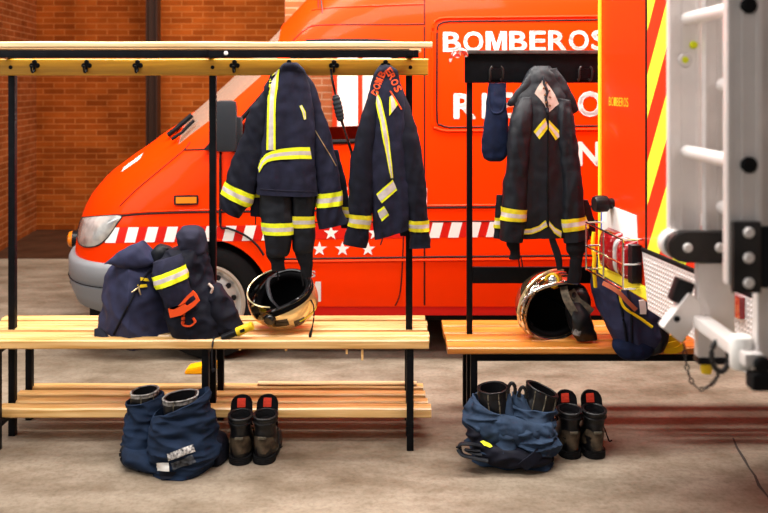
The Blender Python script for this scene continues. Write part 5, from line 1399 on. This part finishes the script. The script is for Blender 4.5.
    for j in range(14):
        face(bm, [Vf[j][0], Vf[j+1][0], Vb[j+1][-1], Vb[j][-1]]); face(bm, [Vf[j][-1], Vb[j][0], Vb[j+1][0], Vf[j+1][-1]])
    for i in range(12): face(bm, [Vf[-1][i], Vf[-1][i+1], Vb[-1][11-i], Vb[-1][12-i]])
    bmesh.ops.recalc_face_normals(bm, faces=bm.faces[:])
    tg = obj('tongue', bm, 'black_matte', t, smooth=60)
    bm = NB(); box(bm, lean-.0205, lean+.0155, .0655, .0675, .213, .250, .001)
    for v in bm.verts: v.co.y += (v.co.z-.2315)*.268-.0115
    lb = obj('red_label', bm, 'label_red', tg)
    # laces over the front and one loose end
    for k in range(4):
        z = .105+.022*k; y = .115-.014*k
        bm = NB(); tube(bm, spline([(-.045, y-.03, z), (-.02, y, z+.006), (.02, y, z+.006), (.045, y-.03, z)], 4), .0035, 6); obj('lace', bm, 'rubber', t)
    bm = NB(); tube(bm, spline([(.05, .04, .125), (.058, .02, .10), (.064, .0, .075), (.070, -.005, .06), (.080, -.01, .066)], 5), .0032, 6); obj('lace_end', bm, 'rubber', t)
    t.location = loc; t.rotation_euler = (0, 0, rz)
    return t
def gp(px, Y): return Vector(((px-384)/F*Y, Y, 0))
def boot_y(py): return H*F/(py-HY)         # depth of a floor contact
ankle_boot('left boot of the black pair with red tongue labels by the left trousers', gp(240.5, 3.70), .05, 'ankle boots on the floor', 1)
ankle_boot('right boot of the black pair by the left trousers, lace trailing beside it', gp(264.5, 3.705), -.07, 'ankle boots on the floor', 2, .004)
ankle_boot('left boot of the black pair with red tongue labels by the faded blue trousers', gp(569.5, 3.76), .10, 'ankle boots on the floor', 3)
ankle_boot('rightmost black boot, right of the faded blue trousers', gp(593.5, 3.76), .06, 'ankle boots on the floor', 4, .004)

def tall_boot(label, S, grp, rimcol='boot_pale', seams=(), seed=0):
    t = thing('fire_boot', label, 'boot', P((S.rows[-1][0]+S.rows[-1][2])/2, (S.rows[-1][1]+S.rows[-1][3])/2, S.rows[-1][4]), grp)
    bm = NB(); S.mesh(bm, 56, 40, top=None, bottom='close')
    nv = 0
    top = [S.pt(i/56, 0) for i in range(56)]; c = sum(top, Vector())/56
    a = [bm.verts.new(p) for p in top]; b = [bm.verts.new(c+(p-c)*.86) for p in top]; d = [bm.verts.new(c+(p-c)*.8+Vector((0, 0, -.10))) for p in top]
    for A, B_ in ((a, b), (b, d)):
        for k in range(56): face(bm, [A[k], A[(k+1) % 56], B_[(k+1) % 56], B_[k]])
    face(bm, d, 1)
    for f_ in bm.faces:
        if f_.calc_center_median().z > 0 and any(v in d for v in f_.verts): f_.material_index = 1
    bmesh.ops.remove_doubles(bm, verts=bm.verts[:], dist=.0002)
    sh = obj('shaft', bm, ['leather', 'black_matte'], t, smooth=60)
    bm = NB(); tube(bm, [S.pt(i/56, .01, .001) for i in range(56)], .0038, 8, True); obj('rim', bm, rimcol, t)
    bm = NB(); S.band(bm, .06, .16, .002, strips=(0,), raw=True); obj('cuff_band', bm, rimcol if rimcol == 'boot_pale' else 'leather', t, smooth=80)
    for u in seams:
        bm = NB(); tube(bm, [S.pt(u, v/20*.7, .001) for v in range(21)], .0028, 6); obj('seam', bm, 'strap_brown', t)
    bt = NB(); q = [S.pt(i/40, .98, .006) for i in range(40)]; tube(bt, q, .012, 8, True); obj('sole', bt, 'rubber', t)
    return t
# left pair inside dark blue trousers
S = Surf([(132, 391.5, 158, 389.5, 3.76, .062), (132, 402, 158, 401, 3.76, .06), (133, 430, 159, 430, 3.76, .065), (133, 454, 159, 454, 3.76, .07)], n=2.1, amp=.004, seed=51)
tall_boot('worn black boot top showing at the back left of the dark blue trousers', S, 'fire boots inside trousers', 'boot_pale', (.25, .40))
S = Surf([(163.5, 397.5, 197.5, 394, 3.66, .07), (164, 410, 197, 407, 3.66, .068), (166, 435, 198, 435, 3.66, .072), (166, 464, 198, 464, 3.66, .075)], n=2.1, amp=.004, seed=52)
tall_boot('worn pale rimmed boot top in the front leg of the dark blue trousers', S, 'fire boots inside trousers', 'boot_pale', (.22, .36))
TL = thing('turnout_trousers', 'dark blue turnout trousers bunched around boots on the floor below the left bench', 'trousers', gp(175, 3.68))
def leg_surf(rows, seed, amp=.02): return Surf(rows, n=2.3, amp=amp, fx=6, fz=16, amp2=.007, f2=22, seed=seed, skew=.3)
def open_leg(name, S, m, parent, nu=90, nv=70):
    bm = NB(); S.mesh(bm, nu, nv, top=None, bottom='close')
    top = [S.pt(i/nu, 0) for i in range(nu)]; c = sum(top, Vector())/nu
    a = [bm.verts.new(p) for p in top]; b = [bm.verts.new(c+(p-c)*.93+Vector((0, 0, .002))) for p in top]; d = [bm.verts.new(c+(p-c)*.86+Vector((0, 0, -.08))) for p in top]
    for A, B_ in ((a, b), (b, d)):
        for k in range(nu): face(bm, [A[k], A[(k+1) % nu], B_[(k+1) % nu], B_[k]])
    bmesh.ops.remove_doubles(bm, verts=bm.verts[:], dist=.0002)
    return obj(name, bm, m, parent, smooth=80)
S = leg_surf([(127, 401, 160, 395, 3.77, .082), (125, 412, 164, 410, 3.76, .09), (123.5, 428, 166, 428, 3.755, .10), (122.5, 444, 166, 444, 3.75, .11), (125, 455, 165, 455, 3.75, .105)], 53, .016)
open_leg('leg', S, 'trouser_blue', TL)
S = leg_surf([(153, 414, 207, 391, 3.67, .098), (151, 424, 212, 405, 3.665, .115), (151, 438, 215, 428, 3.655, .13), (150, 452, 217, 448, 3.65, .14), (152, 465.5, 214, 465, 3.65, .13)], 54, .017)
fl_ = open_leg('leg', S, 'trouser_blue', TL); B = bvh_of([fl_])
S = Surf([(126, 444, 150, 446, 3.68, .06), (124, 452, 178, 454, 3.655, .09), (126, 460, 200, 461, 3.645, .10), (136, 464.5, 196, 465, 3.645, .09)], n=2.3, amp=.012, fx=6, fz=12, seed=55); soft('waist', S, 'trouser_blue', TL, nu=80, nv=40)
S = Surf([(204, 432, 214, 430, 3.72, .05), (206, 444, 224, 440, 3.71, .07), (207, 456, 228, 455, 3.70, .075), (205, 462, 225, 461, 3.70, .065)], n=2.3, amp=.01, seed=56); soft('seat', S, 'navy_dark', TL, nu=56, nv=40)
bm = NB(); patch(bm, B, [(167, 454, 193, 444.5), (168.5, 460.5, 195, 451.5)], 14, 4, .006, None)
lbm = mat('worn_silver_label', (.03, .03, .035), .6, col2=(.72, .70, .68), vscale=95, detail=2); obj('reflective_label', bm, lbm, TL, smooth=80)
bm = NB(); patch(bm, B, [(171, 463, 192, 455), (173, 470, 196, 462)], 12, 4, .006); obj('printed_panel', bm, mat('black_printed_panel', (.008, .009, .012), .7, col2=(.10, .11, .13), vscale=60, detail=2), TL, smooth=80)
bm = NB(); p0 = [(157, 462.5, 169, 462.5), (157.5, 471, 169.5, 471)]; Bw = bvh_of([o for o in TL.children]); patch(bm, Bw, p0, 6, 4, .006); obj('white_label', bm, 'white', TL, smooth=80)
bm = NB(); patch(bm, Bw, [(160, 472, 177, 471), (161, 480, 171, 479)], 5, 3, .008); obj('strap_end', bm, 'navy_dark', TL, smooth=80)
bm = NB(); tube(bm, spline([P(124, 446, 3.66), P(121.5, 452, 3.65), P(122.5, 460, 3.645), P(128, 466, 3.63), P(140, 470, 3.58)], 6), .011, 8, flat=.6); obj('brace_strap', bm, 'black_cloth', TL)

# right pair inside faded trousers
S = Surf([(478.5, 389, 507.5, 386, 3.74, .07), (478, 398, 509, 396, 3.735, .07), (480, 412, 510, 412, 3.73, .072), (480, 440, 510, 440, 3.73, .075), (482, 456, 510, 456, 3.73, .075)], n=2.1, amp=.004, seed=61)
tall_boot('black boot top standing in the left leg of the faded blue trousers', S, 'fire boots inside trousers', 'leather', (.18, .28, .38))
S = Surf([(528, 383, 557, 395, 3.74, .066), (526, 393, 556, 403, 3.735, .066), (523, 408, 553, 414, 3.73, .07), (522, 436, 552, 438, 3.73, .072), (522, 456, 550, 456, 3.73, .072)], n=2.1, amp=.004, seed=62)
tall_boot('black boot top leaning in the right leg of the faded blue trousers', S, 'fire boots inside trousers', 'leather', (.15, .26, .38))
TRR = thing('turnout_trousers', 'faded blue turnout trousers bunched around boots on the floor below the right bench', 'trousers', gp(512, 3.72))
S = leg_surf([(474, 397, 511, 412, 3.74, .088), (470, 406, 517, 418, 3.73, .10), (467, 418, 522, 426, 3.72, .115), (467.5, 432, 522, 436, 3.71, .12), (470, 446, 520, 447, 3.705, .115), (476, 459, 518, 459, 3.705, .10)], 63, .032)
open_leg('leg', S, 'trouser_pale', TRR)
S = leg_surf([(513, 402, 550, 406, 3.74, .09), (511, 412, 553, 412, 3.73, .10), (508, 424, 555, 424, 3.72, .11), (508, 436, 554, 438, 3.71, .115), (510, 447, 551, 447, 3.705, .11), (514, 459, 550, 459, 3.705, .10)], 64, .034)
open_leg('leg', S, 'trouser_pale', TRR)
S = Surf([(488, 412, 536, 420, 3.66, .03), (478, 420, 552, 424, 3.645, .04), (476, 431, 554, 432, 3.635, .045), (480, 441, 550, 441, 3.64, .04), (490, 448, 542, 448, 3.645, .03)], n=2.2, amp=.014, fx=26, fz=4, amp2=.005, f2=40, seed=65, skew=.5); soft('crotch_fold', S, 'trouser_pale', TRR, nu=80, nv=40)
S = Surf([(503, 392, 512, 394, 3.72, .02), (502, 402, 514, 404, 3.71, .03), (504, 414, 516, 416, 3.69, .03), (508, 424, 518, 424, 3.68, .03)], n=2.2, amp=.008, seed=66); soft('inner_leg_fold', S, 'trouser_pale', TRR, nu=48, nv=36)
S = Surf([(512, 393, 520, 392, 3.73, .02), (513, 402, 526, 400, 3.715, .03), (517, 414, 534, 412, 3.69, .035), (522, 424, 542, 422, 3.67, .03)], n=2.2, amp=.008, seed=67); soft('inner_leg_fold', S, 'trouser_pale', TRR, nu=48, nv=36)
S = Surf([(468, 424, 482, 430, 3.66, .04), (468, 436, 496, 440, 3.65, .055), (472, 446, 540, 448, 3.635, .075), (476, 456, 548, 457, 3.635, .08), (486, 461, 545, 461, 3.64, .07)], n=2.3, amp=.014, fx=8, fz=10, seed=68); wb = soft('waist', S, 'navy_dark', TRR, nu=90, nv=44)
B = bvh_of([wb]); bm = NB(); patch(bm, B, [(480, 441.5, 483, 440.8), (484, 445.5, 489, 443.5), (490, 448, 492.5, 447)], 4, 3, .006); obj('reflective_flash', bm, 'hivis', TRR, smooth=80)
bm = NB(); tube(bm, spline([P(482, 446, 3.60), P(470, 444, 3.58), P(461, 444, 3.585), P(459, 449, 3.585), P(463, 455, 3.57), P(474, 458, 3.565), P(488, 461, 3.56)], 6), .013, 8, flat=.55); obj('brace_strap', bm, 'black_cloth', TRR)
bm = NB(); tube(bm, spline([P(480, 451, 3.58), P(470, 450, 3.575), P(465, 449.5, 3.58), P(472, 453, 3.575), P(482, 455, 3.57)], 5), .009, 8, flat=.55); obj('brace_strap', bm, 'black_cloth', TRR)
ribbon([(540, 452, 3.575), (534, 458, 3.56), (526, 464, 3.555), (522, 467, 3.56)], 0, .021, 'navy_dark', 'strap_end', TRR, .005)
for (x, y) in ((512, 387), (523, 391)):
    bm = NB(); tube(bm, spline([P(x-4, y+6, 3.69), P(x-3, y-1, 3.69), P(x, y-4, 3.69), P(x+3, y, 3.69), P(x+3, y+7, 3.69)], 5), .008, 8); obj('pull_loop', bm, 'leather', TRR)
# ================================================================== LIGHT + CAMERA
def area(name, loc, size, sy, power, target, col=(1, .95, .88)):
    l = bpy.data.lights.new(name, 'AREA'); l.shape = 'RECTANGLE'; l.size = size; l.size_y = sy; l.energy = power; l.color = col
    o = bpy.data.objects.new(name, l); COL.objects.link(o); o.location = loc
    d = Vector(target)-Vector(loc); o.rotation_euler = d.to_track_quat('-Z', 'Y').to_euler(); return o
area('skylight', (.2, 4.45, 4.3), 6.0, .8, 470, (.2, 4.35, 0), (1, .95, .88))
area('front_left_fill', (-2.8, -1.5, 3.0), 4.0, 2.5, 36, (.6, 4.0, .8), (1, .96, .92))  # added fill from the front left, no door is modelled
area('back_wall_fill', (-.9, 7.5, 3.9), 1.6, .5, 42, (-1.5, 9.5, 2.0), (1, .84, .62)).data.spread = math.radians(115)  # added light that brightens the back wall, no fixture there
area('pier_fill', (.3, 7.0, 4.5), 2.0, .4, 60, (.0, 8.2, 2.0), (1, .88, .7))  # added light to brighten the brick pier behind the van
area('side_fill', (-4.2, 2.2, 2.6), 2.2, 2.0, 60, (.9, 3.2, 1.1), (1, .97, .94))  # added fill from far left for the truck face and ladder
area('front_fill', (.0, 2.3, 4.3), 5.5, .8, 250, (0, 3.6, .8), (1, .95, .90))  # added overhead fill to lift the jacket fronts and tapes
w = bpy.data.worlds.new('World'); SC.world = w; w.use_nodes = True
w.node_tree.nodes['Background'].inputs[0].default_value = (.95, .92, .90, 1); w.node_tree.nodes['Background'].inputs[1].default_value = .12
cam = bpy.data.cameras.new('Camera'); co = bpy.data.objects.new('Camera', cam); COL.objects.link(co)
co.location = (0, 0, H); co.rotation_euler = (PI/2, 0, 0)
cam.sensor_width = 36; cam.sensor_fit = 'HORIZONTAL'; cam.lens = F/768*36
cam.shift_y = (HY-256.5)/768
cam.clip_start = .05
cam.dof.use_dof = True; cam.dof.focus_distance = 3.9; cam.dof.aperture_fstop = 2.6
SC.camera = co
SC.view_settings.view_transform = 'Standard'; SC.view_settings.look = 'None'; SC.view_settings.gamma = 1; SC.view_settings.use_curve_mapping = False
SC.view_settings.exposure = 0.12
